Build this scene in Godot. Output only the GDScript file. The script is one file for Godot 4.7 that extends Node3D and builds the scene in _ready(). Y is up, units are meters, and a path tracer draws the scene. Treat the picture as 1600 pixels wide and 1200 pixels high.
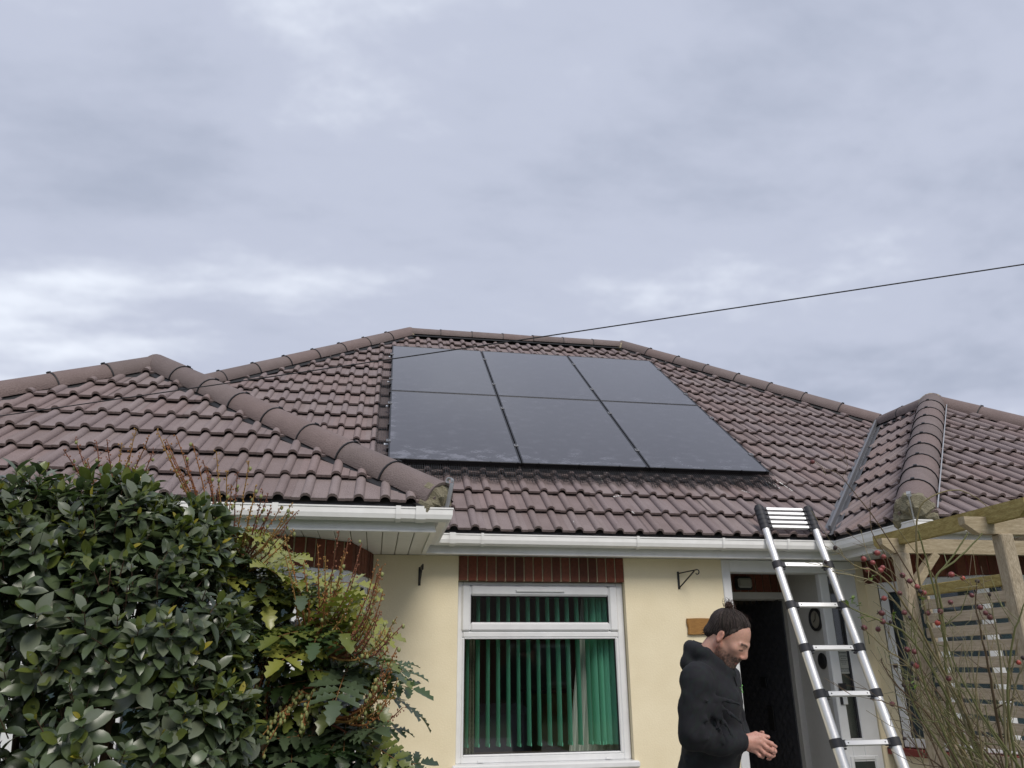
extends Node3D
# A bungalow with solar panels on its hipped roof, seen from the front garden under an overcast sky.
const CAM := Vector3(0, 1.5, 5.888)
const FOCAL := 1190.57            # in photo pixels (1600 x 1200)
const EULER := Vector3(0.3531056, -0.1715808, -0.0079981)
var cam_basis := Basis.from_euler(EULER)
var rng := RandomNumberGenerator.new()
var mats := {}

# ---------- pixels to directions and points ----------
func ray(x: float, y: float) -> Vector3:
	return cam_basis * Vector3((x - 800.0) / FOCAL, (600.0 - y) / FOCAL, -1.0)
func pd(x: float, y: float, depth: float) -> Vector3:
	return CAM + ray(x, y) * depth
func pz(x: float, y: float, z: float) -> Vector3:
	var d := ray(x, y)
	return CAM + d * ((z - CAM.z) / d.z)
func to_px(p: Vector3) -> Vector3:
	var q := cam_basis.inverse() * (p - CAM)
	return Vector3(800.0 - FOCAL * q.x / q.z, 600.0 + FOCAL * q.y / q.z, -q.z)

# ---------- mesh builder ----------
class MB:
	var v := PackedVector3Array()
	var n := PackedVector3Array()
	var c := PackedColorArray()
	var uv := PackedVector2Array()
	var col := Color(1, 1, 1)
	func put(p: Vector3, nn: Vector3, t := Vector2.ZERO) -> void:
		v.append(p); n.append(nn); c.append(col); uv.append(t)
	func trin(a: Vector3, b: Vector3, d: Vector3, na: Vector3, nb: Vector3, nd: Vector3, ta := Vector2.ZERO, tb := Vector2.ZERO, td := Vector2.ZERO) -> void:
		if (b - a).cross(d - a).dot(na + nb + nd) > 0.0:
			put(a, na, ta); put(d, nd, td); put(b, nb, tb)
		else:
			put(a, na, ta); put(b, nb, tb); put(d, nd, td)
	func tri(a: Vector3, b: Vector3, d: Vector3, toward := Vector3.ZERO) -> void:
		var nn := (b - a).cross(d - a)
		if nn.length_squared() < 1e-18:
			return
		nn = nn.normalized()
		if nn.dot(toward) < 0.0:
			nn = -nn
		trin(a, b, d, nn, nn, nn)
	func quad(a: Vector3, b: Vector3, d: Vector3, e: Vector3, toward := Vector3.ZERO) -> void:
		tri(a, b, d, toward); tri(a, d, e, toward)
	func quadt(a: Vector3, b: Vector3, d: Vector3, e: Vector3, toward: Vector3) -> void:
		var nn := (b - a).cross(d - a).normalized()
		if nn.dot(toward) < 0.0:
			nn = -nn
		trin(a, b, d, nn, nn, nn, Vector2(0, 0), Vector2(1, 0), Vector2(1, 1))
		trin(a, d, e, nn, nn, nn, Vector2(0, 0), Vector2(1, 1), Vector2(0, 1))
	func quadn(a: Vector3, b: Vector3, d: Vector3, e: Vector3, na: Vector3, nb: Vector3, nd: Vector3, ne: Vector3) -> void:
		trin(a, b, d, na, nb, nd); trin(a, d, e, na, nd, ne)
	func box(x: Transform3D, size: Vector3, bev := 0.0) -> void:
		var h := size * 0.5
		var b := minf(bev, minf(h.x, minf(h.y, h.z)) * 0.9)
		var g := func(axis: int, s: Vector3) -> Vector3:
			var p := Vector3(s.x * (h.x - b), s.y * (h.y - b), s.z * (h.z - b))
			p[axis] = s[axis] * h[axis]
			return x * p
		for a in 3:
			var i := (a + 1) % 3
			var j := (a + 2) % 3
			for s in [-1.0, 1.0]:
				var q := []
				for k in [[-1, -1], [1, -1], [1, 1], [-1, 1]]:
					var sg := Vector3.ZERO
					sg[a] = s; sg[i] = k[0]; sg[j] = k[1]
					q.append(g.call(a, sg))
				var axis_out := Vector3.ZERO
				axis_out[a] = s
				quad(q[0], q[1], q[2], q[3], x.basis * axis_out)
		if b <= 0.0:
			return
		for a in 3:
			var i := (a + 1) % 3
			var j := (a + 2) % 3
			for si in [-1.0, 1.0]:
				for sj in [-1.0, 1.0]:
					var s0 := Vector3.ZERO
					s0[i] = si; s0[j] = sj
					var s1 := s0
					s0[a] = -1.0; s1[a] = 1.0
					var o := Vector3.ZERO
					o[i] = si; o[j] = sj
					quad(g.call(i, s0), g.call(i, s1), g.call(j, s1), g.call(j, s0), x.basis * o)
		for sx in [-1.0, 1.0]:
			for sy in [-1.0, 1.0]:
				for sz in [-1.0, 1.0]:
					var s := Vector3(sx, sy, sz)
					tri(g.call(0, s), g.call(1, s), g.call(2, s), x.basis * s)
	func bx(a: Vector3, b: Vector3, bev := 0.0) -> void:      # axis-aligned box between two corners
		box(Transform3D(Basis(), (a + b) * 0.5), (b - a).abs(), bev)
	func bar(a: Vector3, b: Vector3, w: float, h: float, up := Vector3.UP, bev := 0.0) -> void:   # box from a to b
		var z := (b - a).normalized()
		var xx := up.cross(z).normalized()
		box(Transform3D(Basis(xx, z.cross(xx), z), (a + b) * 0.5), Vector3(w, h, a.distance_to(b)), bev)
	func tube(pts: Array, rad: Array, seg := 6, cap := true) -> void:
		var m := pts.size()
		var rings := []
		var dirs := []
		var prev := Vector3.ZERO
		for k in m:
			var t: Vector3 = (pts[mini(k + 1, m - 1)] - pts[maxi(k - 1, 0)]).normalized()
			var side: Vector3
			if k == 0:
				side = t.cross(Vector3.UP if absf(t.y) < 0.9 else Vector3.RIGHT).normalized()
			else:
				side = (prev - t * prev.dot(t)).normalized()
			prev = side
			var up := side.cross(t)
			var ring := []
			var dr := []
			for s in seg:
				var a := TAU * s / seg
				var dd := side * cos(a) + up * sin(a)
				dr.append(dd)
				ring.append(pts[k] + dd * rad[mini(k, rad.size() - 1)])
			rings.append(ring); dirs.append(dr)
		for k in m - 1:
			for s in seg:
				var q := (s + 1) % seg
				quadn(rings[k][s], rings[k][q], rings[k + 1][q], rings[k + 1][s], dirs[k][s], dirs[k][q], dirs[k + 1][q], dirs[k + 1][s])
		if cap:
			for s in range(1, seg - 1):
				tri(rings[0][0], rings[0][s], rings[0][s + 1], pts[0] - pts[1])
				tri(rings[m - 1][0], rings[m - 1][s], rings[m - 1][s + 1], pts[m - 1] - pts[m - 2])
	func ball(o: Vector3, r: Vector3, seg := 8, rows := 5, b := Basis()) -> void:
		for i in rows:
			var t0 := PI * i / rows
			var t1 := PI * (i + 1) / rows
			for j in seg:
				var a0 := TAU * j / seg
				var a1 := TAU * (j + 1) / seg
				var q := []
				for k in [[t0, a0], [t0, a1], [t1, a1], [t1, a0]]:
					q.append(Vector3(sin(k[0]) * cos(k[1]), cos(k[0]), sin(k[0]) * sin(k[1])))
				var nn := []
				var pp := []
				for d in q:
					nn.append((b * (d / r)).normalized()); pp.append(o + b * (d * r))
				if i > 0:
					trin(pp[0], pp[1], pp[2], nn[0], nn[1], nn[2])
				if i < rows - 1 or true:
					trin(pp[0], pp[2], pp[3], nn[0], nn[2], nn[3])
	func sweep(path: Array, prof: Array, ends := true) -> void:   # a profile (out, up) run along a level path, mitred
		var m := path.size()
		var rows := []
		for k in m:
			var d0: Vector3 = (path[k] - path[maxi(k - 1, 0)]).normalized()
			var d1: Vector3 = (path[mini(k + 1, m - 1)] - path[k]).normalized()
			if k == 0: d0 = d1
			if k == m - 1: d1 = d0
			var s0 := d0.cross(Vector3.UP).normalized()
			var s1 := d1.cross(Vector3.UP).normalized()
			var mid := (s0 + s1).normalized()
			mid = mid / maxf(0.2, mid.dot(s0))
			var r := []
			for p in prof:
				r.append(path[k] + mid * p.x + Vector3.UP * p.y)
			rows.append(r)
		for k in m - 1:
			var d: Vector3 = (path[k + 1] - path[k]).normalized()
			var side := d.cross(Vector3.UP).normalized()
			for j in prof.size() - 1:
				var e: Vector2 = prof[j + 1] - prof[j]
				var nn := (side * -e.y + Vector3.UP * e.x).normalized()
				quad(rows[k][j], rows[k + 1][j], rows[k + 1][j + 1], rows[k][j + 1], nn)
		if ends:
			for k in [0, m - 1]:
				for j in range(1, prof.size() - 1):
					tri(rows[k][0], rows[k][j], rows[k][j + 1], path[0] - path[1] if k == 0 else path[m - 1] - path[m - 2])
	func mesh(mt: Material, onto: ArrayMesh = null) -> ArrayMesh:
		var arr := []
		arr.resize(Mesh.ARRAY_MAX)
		arr[Mesh.ARRAY_VERTEX] = v; arr[Mesh.ARRAY_NORMAL] = n; arr[Mesh.ARRAY_COLOR] = c; arr[Mesh.ARRAY_TEX_UV] = uv
		var am := onto if onto else ArrayMesh.new()
		am.add_surface_from_arrays(Mesh.PRIMITIVE_TRIANGLES, arr)
		am.surface_set_material(am.get_surface_count() - 1, mt)
		return am

# ---------- nodes ----------
var used := {}
func numbered(called: String) -> String:
	used[called] = used.get(called, 0) + 1
	return called if used[called] == 1 else "%s_%03d" % [called, used[called] - 1]
func thing(called: String, label: String, category: String, at := Vector3.ZERO, group := "") -> Node3D:
	var o := Node3D.new()
	o.name = numbered(called)
	add_child(o)
	o.position = at
	tag(o, label, category, group)
	return o
func tag(o: Node, label: String, category: String, group := "") -> void:
	o.set_meta("label", label); o.set_meta("category", category)
	if group: o.set_meta("group", group)
func part(called: String, parent: Node, am: Mesh, at := Transform3D()) -> MeshInstance3D:
	var o := MeshInstance3D.new()
	o.name = called
	o.mesh = am
	o.transform = at
	parent.add_child(o, true)
	return o
func world_part(called: String, parent: Node3D, am: Mesh) -> MeshInstance3D:   # a part whose mesh is in world coordinates
	var o := part(called, parent, am)
	o.global_transform = Transform3D()
	return o
func group_part(called: String, parent: Node3D) -> Node3D:
	var o := Node3D.new()
	o.name = called
	parent.add_child(o, true)
	return o
func structure(called: String, am: Mesh) -> MeshInstance3D:
	var o := MeshInstance3D.new()
	o.name = numbered(called)
	o.mesh = am
	add_child(o)
	o.set_meta("kind", "structure")
	return o

# ---------- materials ----------
func srgb(r: float, g: float, b: float) -> Color:      # from a linear, real-world base colour
	return Color(r, g, b).linear_to_srgb()
func noise_image(seed_: int, freq: float, oct := 4, size := 256) -> Image:
	var f := FastNoiseLite.new()
	f.seed = seed_; f.frequency = freq; f.fractal_octaves = oct; f.noise_type = FastNoiseLite.TYPE_SIMPLEX_SMOOTH
	return f.get_seamless_image(size, size)
func blend_tex(seed_: int, coarse: float, fine: float, mix_fine: float, lo: Color, hi: Color, size := 256, power := 1.0) -> ImageTexture:
	var a := noise_image(seed_, coarse, 4, size)
	var b := noise_image(seed_ + 7, fine, 3, size)
	var da := a.get_data()
	var db := b.get_data()
	var out := PackedByteArray()
	out.resize(size * size * 3)
	for i in size * size:
		var t := pow((da[i] * (1.0 - mix_fine) + db[i] * mix_fine) / 255.0, power)
		var k := lo.lerp(hi, t)
		out[i * 3] = int(clampf(k.r, 0, 1) * 255); out[i * 3 + 1] = int(clampf(k.g, 0, 1) * 255); out[i * 3 + 2] = int(clampf(k.b, 0, 1) * 255)
	var im := Image.create_from_data(size, size, false, Image.FORMAT_RGB8, out)
	return ImageTexture.create_from_image(im)
func normal_tex(seed_: int, freq: float, strength: float, size := 256) -> ImageTexture:
	var im := noise_image(seed_, freq, 4, size)
	im.convert(Image.FORMAT_RGBA8)
	im.bump_map_to_normal_map(strength)
	return ImageTexture.create_from_image(im)
func plain(r: float, g: float, b: float, rough := 0.8, metal := 0.0) -> StandardMaterial3D:
	var m := StandardMaterial3D.new()
	m.albedo_color = srgb(r, g, b)
	m.roughness = rough
	m.metallic = metal
	return m
func grained(seed_: int, lo: Vector3, hi: Vector3, coarse: float, fine: float, mix_fine: float, per_metre: float, rough := 0.85, bump := 0.0) -> StandardMaterial3D:
	var m := StandardMaterial3D.new()
	m.albedo_texture = blend_tex(seed_, coarse, fine, mix_fine, srgb(lo.x, lo.y, lo.z), srgb(hi.x, hi.y, hi.z))
	m.roughness = rough
	m.uv1_triplanar = true
	m.uv1_world_triplanar = true
	m.uv1_scale = Vector3.ONE * per_metre
	if bump > 0.0:
		m.normal_enabled = true
		m.normal_texture = normal_tex(seed_ + 3, fine, bump)
	return m
func tinted(m: StandardMaterial3D, k: Color) -> StandardMaterial3D:
	var q: StandardMaterial3D = m.duplicate()
	q.albedo_color = k
	return q
func glass_pane(alpha := 0.04, tint := Color(0.1, 0.11, 0.11)) -> StandardMaterial3D:
	var m := StandardMaterial3D.new()
	m.albedo_color = Color(tint.r, tint.g, tint.b, alpha)
	m.transparency = BaseMaterial3D.TRANSPARENCY_ALPHA
	m.roughness = 0.02
	return m

# ---------- the sky: a closed layer of cloud, thinner in places ----------
func cloud_sky() -> ImageTexture:
	var w := 2048
	var h := 1024
	var a := FastNoiseLite.new()
	a.seed = 101; a.frequency = 1.3; a.fractal_octaves = 8; a.fractal_gain = 0.62; a.noise_type = FastNoiseLite.TYPE_SIMPLEX_SMOOTH
	var b := FastNoiseLite.new()
	b.seed = 7; b.frequency = 0.28; b.fractal_octaves = 3; b.noise_type = FastNoiseLite.TYPE_SIMPLEX_SMOOTH
	var dark := Vector3(0.282, 0.312, 0.392)
	var mid := Vector3(0.358, 0.386, 0.472)
	var pale := Vector3(0.60, 0.635, 0.70)
	var out := PackedFloat32Array()
	out.resize(w * h * 3)
	var i := 0
	for y in h:
		var th := PI * (y + 0.5) / h
		var dy := cos(th)
		var s := sin(th)
		if dy < -0.02:
			for x in w:
				out[i] = 0.20; out[i + 1] = 0.21; out[i + 2] = 0.20
				i += 3
			continue
		var k := 1.0 / (maxf(dy, 0.0) + 0.22)
		for x in w:
			var az := TAU * ((x + 0.5) / w - 0.5)
			var px := -sin(az) * s * k
			var pz_ := -cos(az) * s * k
			var big := b.get_noise_3d(px, 0.0, pz_)
			var f := a.get_noise_3d(px * 0.8 + big * 0.7, big * 0.6, pz_ * 1.15)
			var t := 0.48 + 0.84 * f + 0.26 * big
			var c: Vector3
			if t < 0.5:
				c = dark.lerp(mid, smoothstep(0.0, 0.5, t))
			else:
				c = mid.lerp(pale, smoothstep(0.5, 1.08, t))
			out[i] = c.x; out[i + 1] = c.y; out[i + 2] = c.z
			i += 3
	var im := Image.create_from_data(w, h, false, Image.FORMAT_RGBF, out.to_byte_array())
	return ImageTexture.create_from_image(im)

func _ready() -> void:
	rng.seed = 4711
	var cam := Camera3D.new()
	cam.name = "camera"
	add_child(cam)
	cam.position = CAM
	cam.rotation = EULER
	cam.fov = rad_to_deg(2.0 * atan(600.0 / FOCAL))
	cam.near = 0.05
	cam.far = 600.0
	cam.current = true
	var env := Environment.new()
	env.background_mode = Environment.BG_SKY
	var sm := PanoramaSkyMaterial.new()
	sm.panorama = cloud_sky()
	sm.energy_multiplier = 1.0
	var sky := Sky.new()
	sky.sky_material = sm
	env.sky = sky
	env.tonemap_mode = Environment.TONE_MAPPER_LINEAR
	env.tonemap_exposure = 1.52
	env.sdfgi_enabled = true
	env.ssao_enabled = true
	env.ssil_enabled = true
	var we := WorldEnvironment.new()
	we.name = "environment"
	we.environment = env
	add_child(we)
	var sun := DirectionalLight3D.new()
	sun.name = "sun"
	add_child(sun)
	sun.light_color = Color(1.0, 0.97, 0.93)
	sun.light_energy = 0.5
	sun.light_angular_distance = 25.0
	sun.shadow_enabled = true
	sun.look_at_from_position(Vector3(3.0, 8.5, 9.0), Vector3(1.0, 0.0, 0.0))
	make_materials()
	ground_and_paths()
	house()
	solar_array()
	overhead_wire()
	wall_fittings()
	room_things()
	neighbour()
	ladder()
	pergola()
	shrubs()
	roses()
	person()

func make_materials() -> void:
	mats.tile = []
	var tile_base := grained(11, Vector3(0.172, 0.134, 0.129), Vector3(0.316, 0.260, 0.256), 0.012, 0.16, 0.55, 1.9, 0.78, 3.0)
	for k in [Color(0.98, 0.98, 0.98), Color(0.94, 0.93, 0.935), Color(0.97, 0.945, 0.94), Color(0.96, 0.96, 0.97), Color(0.925, 0.91, 0.905)]:
		mats.tile.append(tinted(tile_base, k))
	mats.tile_edge = tinted(tile_base, Color(0.93, 0.91, 0.90))
	mats.ridge = [tinted(tile_base, Color(0.86, 0.85, 0.84)), tinted(tile_base, Color(0.81, 0.80, 0.79)), tinted(tile_base, Color(0.87, 0.84, 0.825))]
	mats.deck = plain(0.20, 0.20, 0.21, 0.9)
	mats.black = plain(0.012, 0.012, 0.014, 0.55)
	mats.mortar = grained(17, Vector3(0.10, 0.09, 0.055), Vector3(0.36, 0.33, 0.24), 0.03, 0.15, 0.45, 2.5, 0.95, 6.0)
	mats.mortar_light = grained(18, Vector3(0.30, 0.25, 0.15), Vector3(0.50, 0.43, 0.30), 0.03, 0.15, 0.45, 2.5, 0.95, 4.0)
	mats.render = grained(19, Vector3(0.74, 0.65, 0.45), Vector3(0.84, 0.755, 0.55), 0.012, 0.3, 0.45, 0.9, 0.9, 0.2)
	mats.upvc = grained(23, Vector3(0.66, 0.67, 0.68), Vector3(0.80, 0.81, 0.82), 0.01, 0.05, 0.4, 0.7, 0.35)
	mats.gutter = grained(24, Vector3(0.72, 0.72, 0.70), Vector3(0.86, 0.86, 0.845), 0.012, 0.06, 0.45, 0.8, 0.38)
	mats.brick = []
	var bb := grained(29, Vector3(0.115, 0.040, 0.025), Vector3(0.25, 0.088, 0.052), 0.03, 0.25, 0.5, 4.0, 0.9, 4.0)
	for k in [Color(1, 1, 1), Color(0.86, 0.84, 0.84), Color(1.0, 0.93, 0.9), Color(0.78, 0.76, 0.76)]:
		mats.brick.append(tinted(bb, k))
	mats.pane = glass_pane()
	mats.lead = plain(0.17, 0.175, 0.19, 0.5, 0.4)
	mats.alu = plain(0.86, 0.865, 0.87, 0.50, 0.85)
	mats.alu.normal_enabled = true
	mats.alu.normal_texture = normal_tex(77, 0.05, 0.6)
	mats.alu.uv1_triplanar = true
	mats.alu.uv1_world_triplanar = true
	mats.alu.uv1_scale = Vector3.ONE * 4.0
	mats.alu_flat = plain(0.78, 0.79, 0.80, 0.5, 0.7)
	mats.rubber = plain(0.030, 0.031, 0.038, 0.6)
	mats.iron = plain(0.016, 0.015, 0.015, 0.6)
	mats.galv = plain(0.42, 0.43, 0.44, 0.5, 0.7)
	mats.inner = plain(0.42, 0.39, 0.34, 0.9)
	mats.inner_white = grained(31, Vector3(0.52, 0.51, 0.48), Vector3(0.62, 0.61, 0.58), 0.01, 0.1, 0.4, 0.8, 0.85)

func ground_and_paths() -> void:
	var m := MB.new()
	m.quad(Vector3(-250, 0, 250), Vector3(250, 0, 250), Vector3(250, 0, -250), Vector3(-250, 0, -250), Vector3.UP)
	structure("ground", m.mesh(grained(41, Vector3(0.045, 0.07, 0.022), Vector3(0.10, 0.14, 0.05), 0.02, 0.2, 0.5, 0.7, 0.95)))
	m = MB.new()
	m.quad(Vector3(0.3, 0.004, 12), Vector3(3.6, 0.004, 12), Vector3(3.6, 0.004, 0.02), Vector3(0.3, 0.004, 0.02), Vector3.UP)
	structure("path", m.mesh(grained(43, Vector3(0.22, 0.21, 0.20), Vector3(0.36, 0.35, 0.33), 0.02, 0.2, 0.5, 0.8, 0.9)))

# ---------- roof tiles ----------
const TILE_W := 0.317
const TILE_LIFT := 0.036
var tile_jobs := []            # every tile of the roof, sorted later by how large it shows
var tile_full := []
class Face:
	var o: Vector3
	var u: Vector3
	var v: Vector3
	var n: Vector3
	var cuts := []             # half-planes (a, b, c): a * u + b * v <= c
	func at(p: Vector2, h := 0.0) -> Vector3:
		return o + u * p.x + v * p.y + n * h
	func basis() -> Basis:
		return Basis(u, n, -v)
	func cut(p: Vector2, q: Vector2, inside: Vector2, margin := 0.0) -> void:
		var d := (q - p).normalized()
		var nn := Vector2(d.y, -d.x)
		if nn.dot(inside - p) > 0.0:
			nn = -nn
		cuts.append(Vector3(nn.x, nn.y, nn.dot(p) - margin))
	func uv(p: Vector3) -> Vector2:
		return Vector2((p - o).dot(u), (p - o).dot(v))
func face_of(eave_a: Vector3, eave_b: Vector3, top: Vector3) -> Face:   # the eave runs from a to b (left to right seen from outside)
	var f := Face.new()
	f.o = eave_a
	f.u = (eave_b - eave_a).normalized()
	var w := top - eave_a
	f.v = (w - f.u * w.dot(f.u)).normalized()
	f.n = f.u.cross(f.v).normalized()
	return f
func tile_profile() -> Array:      # segments across one tile: [x0, h0, n0, x1, h1, n1]
	var segs := []
	var x := 0.0
	var step := TILE_W / 2.0
	for r in 2:
		var cx := step * r + step * 0.5
		var rw := 0.0325
		var rh := 0.032
		segs.append([x, 0.0, Vector2(0, 1), cx - rw, 0.0, Vector2(0, 1)])
		var k := 5
		for j in k:
			var a0 := PI - PI * j / k
			var a1 := PI - PI * (j + 1) / k
			segs.append([cx + cos(a0) * rw, sin(a0) * rh, Vector2(cos(a0), sin(a0)), cx + cos(a1) * rw, sin(a1) * rh, Vector2(cos(a1), sin(a1))])
		x = cx + rw
	segs.append([x, 0.0, Vector2(0, 1), TILE_W, 0.0, Vector2(0, 1)])
	return segs
func clip_poly(poly: Array, cut: Vector3) -> Array:   # poly of [Vector3(u, h, v), normal]
	var out := []
	for i in poly.size():
		var a: Array = poly[i]
		var b: Array = poly[(i + 1) % poly.size()]
		var da: float = cut.x * a[0].x + cut.y * a[0].z - cut.z
		var db: float = cut.x * b[0].x + cut.y * b[0].z - cut.z
		if da <= 0.0:
			out.append(a)
		if (da < 0.0 and db > 0.0) or (da > 0.0 and db < 0.0):
			var t := da / (da - db)
			out.append([a[0].lerp(b[0], t), a[1].lerp(b[1], t)])
	return out
func tile_mesh(at: Vector2, gauge: float, cuts: Array, variant: int) -> ArrayMesh:   # local: x = across, y = out of the roof, z = down the slope
	var top := MB.new()
	var edge := MB.new()
	var length := gauge + 0.045
	for s in tile_profile():
		for which in 3:
			var q := []
			if which == 0:
				var lo := TILE_LIFT
				var hi := TILE_LIFT * (1.0 - length / gauge)
				q = [[Vector3(s[0], s[1] + lo, 0), s[2]], [Vector3(s[3], s[4] + lo, 0), s[5]], [Vector3(s[3], s[4] + hi, length), s[5]], [Vector3(s[0], s[1] + hi, length), s[2]]]
			else:
				var low := TILE_LIFT - 0.018
				q = [[Vector3(s[0], s[1] + TILE_LIFT, 0), Vector2.ZERO], [Vector3(s[3], s[4] + TILE_LIFT, 0), Vector2.ZERO], [Vector3(s[3], s[4] + low, 0.0), Vector2.ZERO], [Vector3(s[0], s[1] + low, 0.0), Vector2.ZERO]]
				if which == 2:      # the underside, so that a real gap stays above the tile below
					q = [[Vector3(s[0], s[1] + low, 0), Vector2.ZERO], [Vector3(s[3], s[4] + low, 0), Vector2.ZERO], [Vector3(s[3], s[4] + low - 0.012, 0.11), Vector2.ZERO], [Vector3(s[0], s[1] + low - 0.012, 0.11), Vector2.ZERO]]
			var poly := []
			for e in q:
				var nn := Vector3(e[1].x, e[1].y, 0) if which == 0 else Vector3(0, 0, 1) if which == 1 else Vector3(0, -1, 0)
				poly.append([e[0], nn])
			for c in cuts:
				poly = clip_poly(poly, Vector3(c.x, c.y, c.z - c.x * at.x - c.y * at.y))
				if poly.size() < 3:
					break
			for i in range(1, poly.size() - 1):
				var pa: Vector3 = poly[0][0]
				var pb: Vector3 = poly[i][0]
				var pc: Vector3 = poly[i + 1][0]
				var m := top if which == 0 else edge
				m.trin(Vector3(pa.x, pa.y, -pa.z), Vector3(pb.x, pb.y, -pb.z), Vector3(pc.x, pc.y, -pc.z), poly[0][1], poly[i][1], poly[i + 1][1])
	if top.v.is_empty():
		return null
	var am := top.mesh(mats.tile[variant])
	if not edge.v.is_empty():
		edge.mesh(mats.tile_edge, am)
	return am
func lay_tiles(f: Face, u0: float, u1: float, v1: float, gauge: float, parent: Node3D, hidden: Callable) -> void:
	var rows := ceili(v1 / gauge)
	var cols := ceili((u1 - u0) / TILE_W)
	for r in rows:
		for k in cols:
			var at := Vector2(u0 + k * TILE_W, r * gauge - 0.02)
			var inside := 0
			var dead := false
			for c in f.cuts:
				var outs := 0
				for e in [Vector2(0, 0), Vector2(TILE_W, 0), Vector2(TILE_W, gauge + 0.045), Vector2(0, gauge + 0.045)]:
					if c.x * (at.x + e.x) + c.y * (at.y + e.y) > c.z:
						outs += 1
				if outs == 4:
					dead = true
				elif outs == 0:
					inside += 1
			if dead:
				continue
			var mid := f.at(at + Vector2(TILE_W, gauge) * 0.5, 0.04)
			var p := to_px(mid)
			var area := TILE_W * gauge * absf(f.n.dot((CAM - mid).normalized())) / (p.z * p.z)
			if p.x < -20 or p.x > 1620 or p.y < 0 or p.y > 1220 or hidden.call(at + Vector2(TILE_W, gauge) * 0.5):
				area *= 0.001
			tile_jobs.append({"f": f, "at": at, "gauge": gauge, "full": inside == f.cuts.size(), "area": area, "parent": parent, "variant": rng.randi() % mats.tile.size(),
				"jig": Vector3(rng.randf_range(-0.003, 0.003), rng.randf_range(-0.002, 0.004), rng.randf_range(-0.004, 0.004)), "turn": rng.randf_range(-0.006, 0.006)})
func place_tiles() -> void:
	tile_jobs.sort_custom(func(a, b): return a.area > b.area)
	var full := {}
	var rest := {}
	var count := 0
	for j in tile_jobs:
		var f: Face = j.f
		var am: ArrayMesh
		if j.full:
			var key := "%d %f" % [j.variant, j.gauge]
			if not full.has(key):
				full[key] = tile_mesh(Vector2.ZERO, j.gauge, [], j.variant)
			am = full[key]
		else:
			am = tile_mesh(j.at, j.gauge, f.cuts, j.variant)
		if am == null:
			continue
		var x := Transform3D(f.basis() * Basis(Vector3.UP, j.turn if j.full else 0.0), f.at(j.at) + f.basis() * j.jig)
		if count < 300:
			part("tile", j.parent, am).global_transform = x
			count += 1
		else:
			var id: int = j.parent.get_instance_id()
			if not rest.has(id):
				rest[id] = [j.parent, []]
			rest[id][1].append([am, x])
	for id in rest:
		var st := []
		var sets := {}
		for q in rest[id][1]:
			for s in q[0].get_surface_count():
				var mt: Material = q[0].surface_get_material(s)
				if not sets.has(mt):
					sets[mt] = SurfaceTool.new()
					sets[mt].begin(Mesh.PRIMITIVE_TRIANGLES)
				sets[mt].append_from(q[0], s, q[1])
		var am := ArrayMesh.new()
		for mt in sets:
			sets[mt].commit(am)
			am.surface_set_material(am.get_surface_count() - 1, mt)
		var o := world_part("covered_tiles", rest[id][0], am)
		o.set_meta("kind", "stuff")

# ---------- ridge and hip tiles ----------
func ridge_tile_mesh(r: float, length: float, mt: Material) -> ArrayMesh:   # along +z, open below
	var m := MB.new()
	var k := 12
	var r2 := r * 0.94
	for j in k:
		var a0 := PI * (-0.06 + 1.12 * j / k)
		var a1 := PI * (-0.06 + 1.12 * (j + 1) / k)
		var d0 := Vector3(cos(a0), sin(a0), 0)
		var d1 := Vector3(cos(a1), sin(a1), 0)
		m.quadn(d0 * r, d1 * r, d1 * r2 + Vector3(0, 0, length), d0 * r2 + Vector3(0, 0, length), d0, d1, d1, d0)
		m.quad(d0 * r, d1 * r, d1 * (r - 0.016), d0 * (r - 0.016), Vector3(0, 0, -1))
	return m.mesh(mt)
func seal_mesh(r: float) -> ArrayMesh:
	var m := MB.new()
	var k := 12
	for j in k:
		var a0 := PI * (-0.06 + 1.12 * j / k)
		var a1 := PI * (-0.06 + 1.12 * (j + 1) / k)
		var d0 := Vector3(cos(a0), sin(a0), 0)
		var d1 := Vector3(cos(a1), sin(a1), 0)
		m.quadn(d0 * r, d1 * r, d1 * r + Vector3(0, 0, 0.009), d0 * r + Vector3(0, 0, 0.009), d0, d1, d1, d0)
		m.quad(d0 * r, d1 * r, d1 * (r - 0.02), d0 * (r - 0.02), Vector3(0, 0, -1))
	m.bx(Vector3(-0.013, r - 0.004, -0.006), Vector3(0.013, r + 0.007, 0.022), 0.002)
	return m.mesh(mats.black)
func ridge_run(parent: Node3D, called: String, low: Vector3, high: Vector3, up: Vector3, r: float, lengths: float) -> void:
	var z := (high - low).normalized()
	var x := up.cross(z).normalized()
	var y := z.cross(x).normalized()
	var n := maxi(1, roundi(low.distance_to(high) / lengths))
	var step := low.distance_to(high) / n
	var meshes := []
	for mt in mats.ridge:
		meshes.append(ridge_tile_mesh(r, step + 0.03, mt))
	var sm := seal_mesh(r + 0.0015)
	for i in n:
		var b := Basis(x, y, z) * Basis(Vector3.UP, rng.randf_range(-0.008, 0.008)) * Basis(Vector3.RIGHT, rng.randf_range(-0.006, 0.006))
		part(called, parent, meshes[rng.randi() % 3]).global_transform = Transform3D(b, low + z * step * i)
		if i > 0:
			part("ridge_seal", parent, sm).global_transform = Transform3D(b, low + z * (step * i - 0.012))
	var m := MB.new()
	for s in [-1.0, 1.0]:      # the black underlay strip below the ridge tiles
		m.quad(low + y * (r - 0.03), high + y * (r - 0.03), high + x * s * (r + 0.012) - y * 0.06, low + x * s * (r + 0.012) - y * 0.06, y + x * s)
	world_part("ridge_underlay", parent, m.mesh(mats.black))

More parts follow.
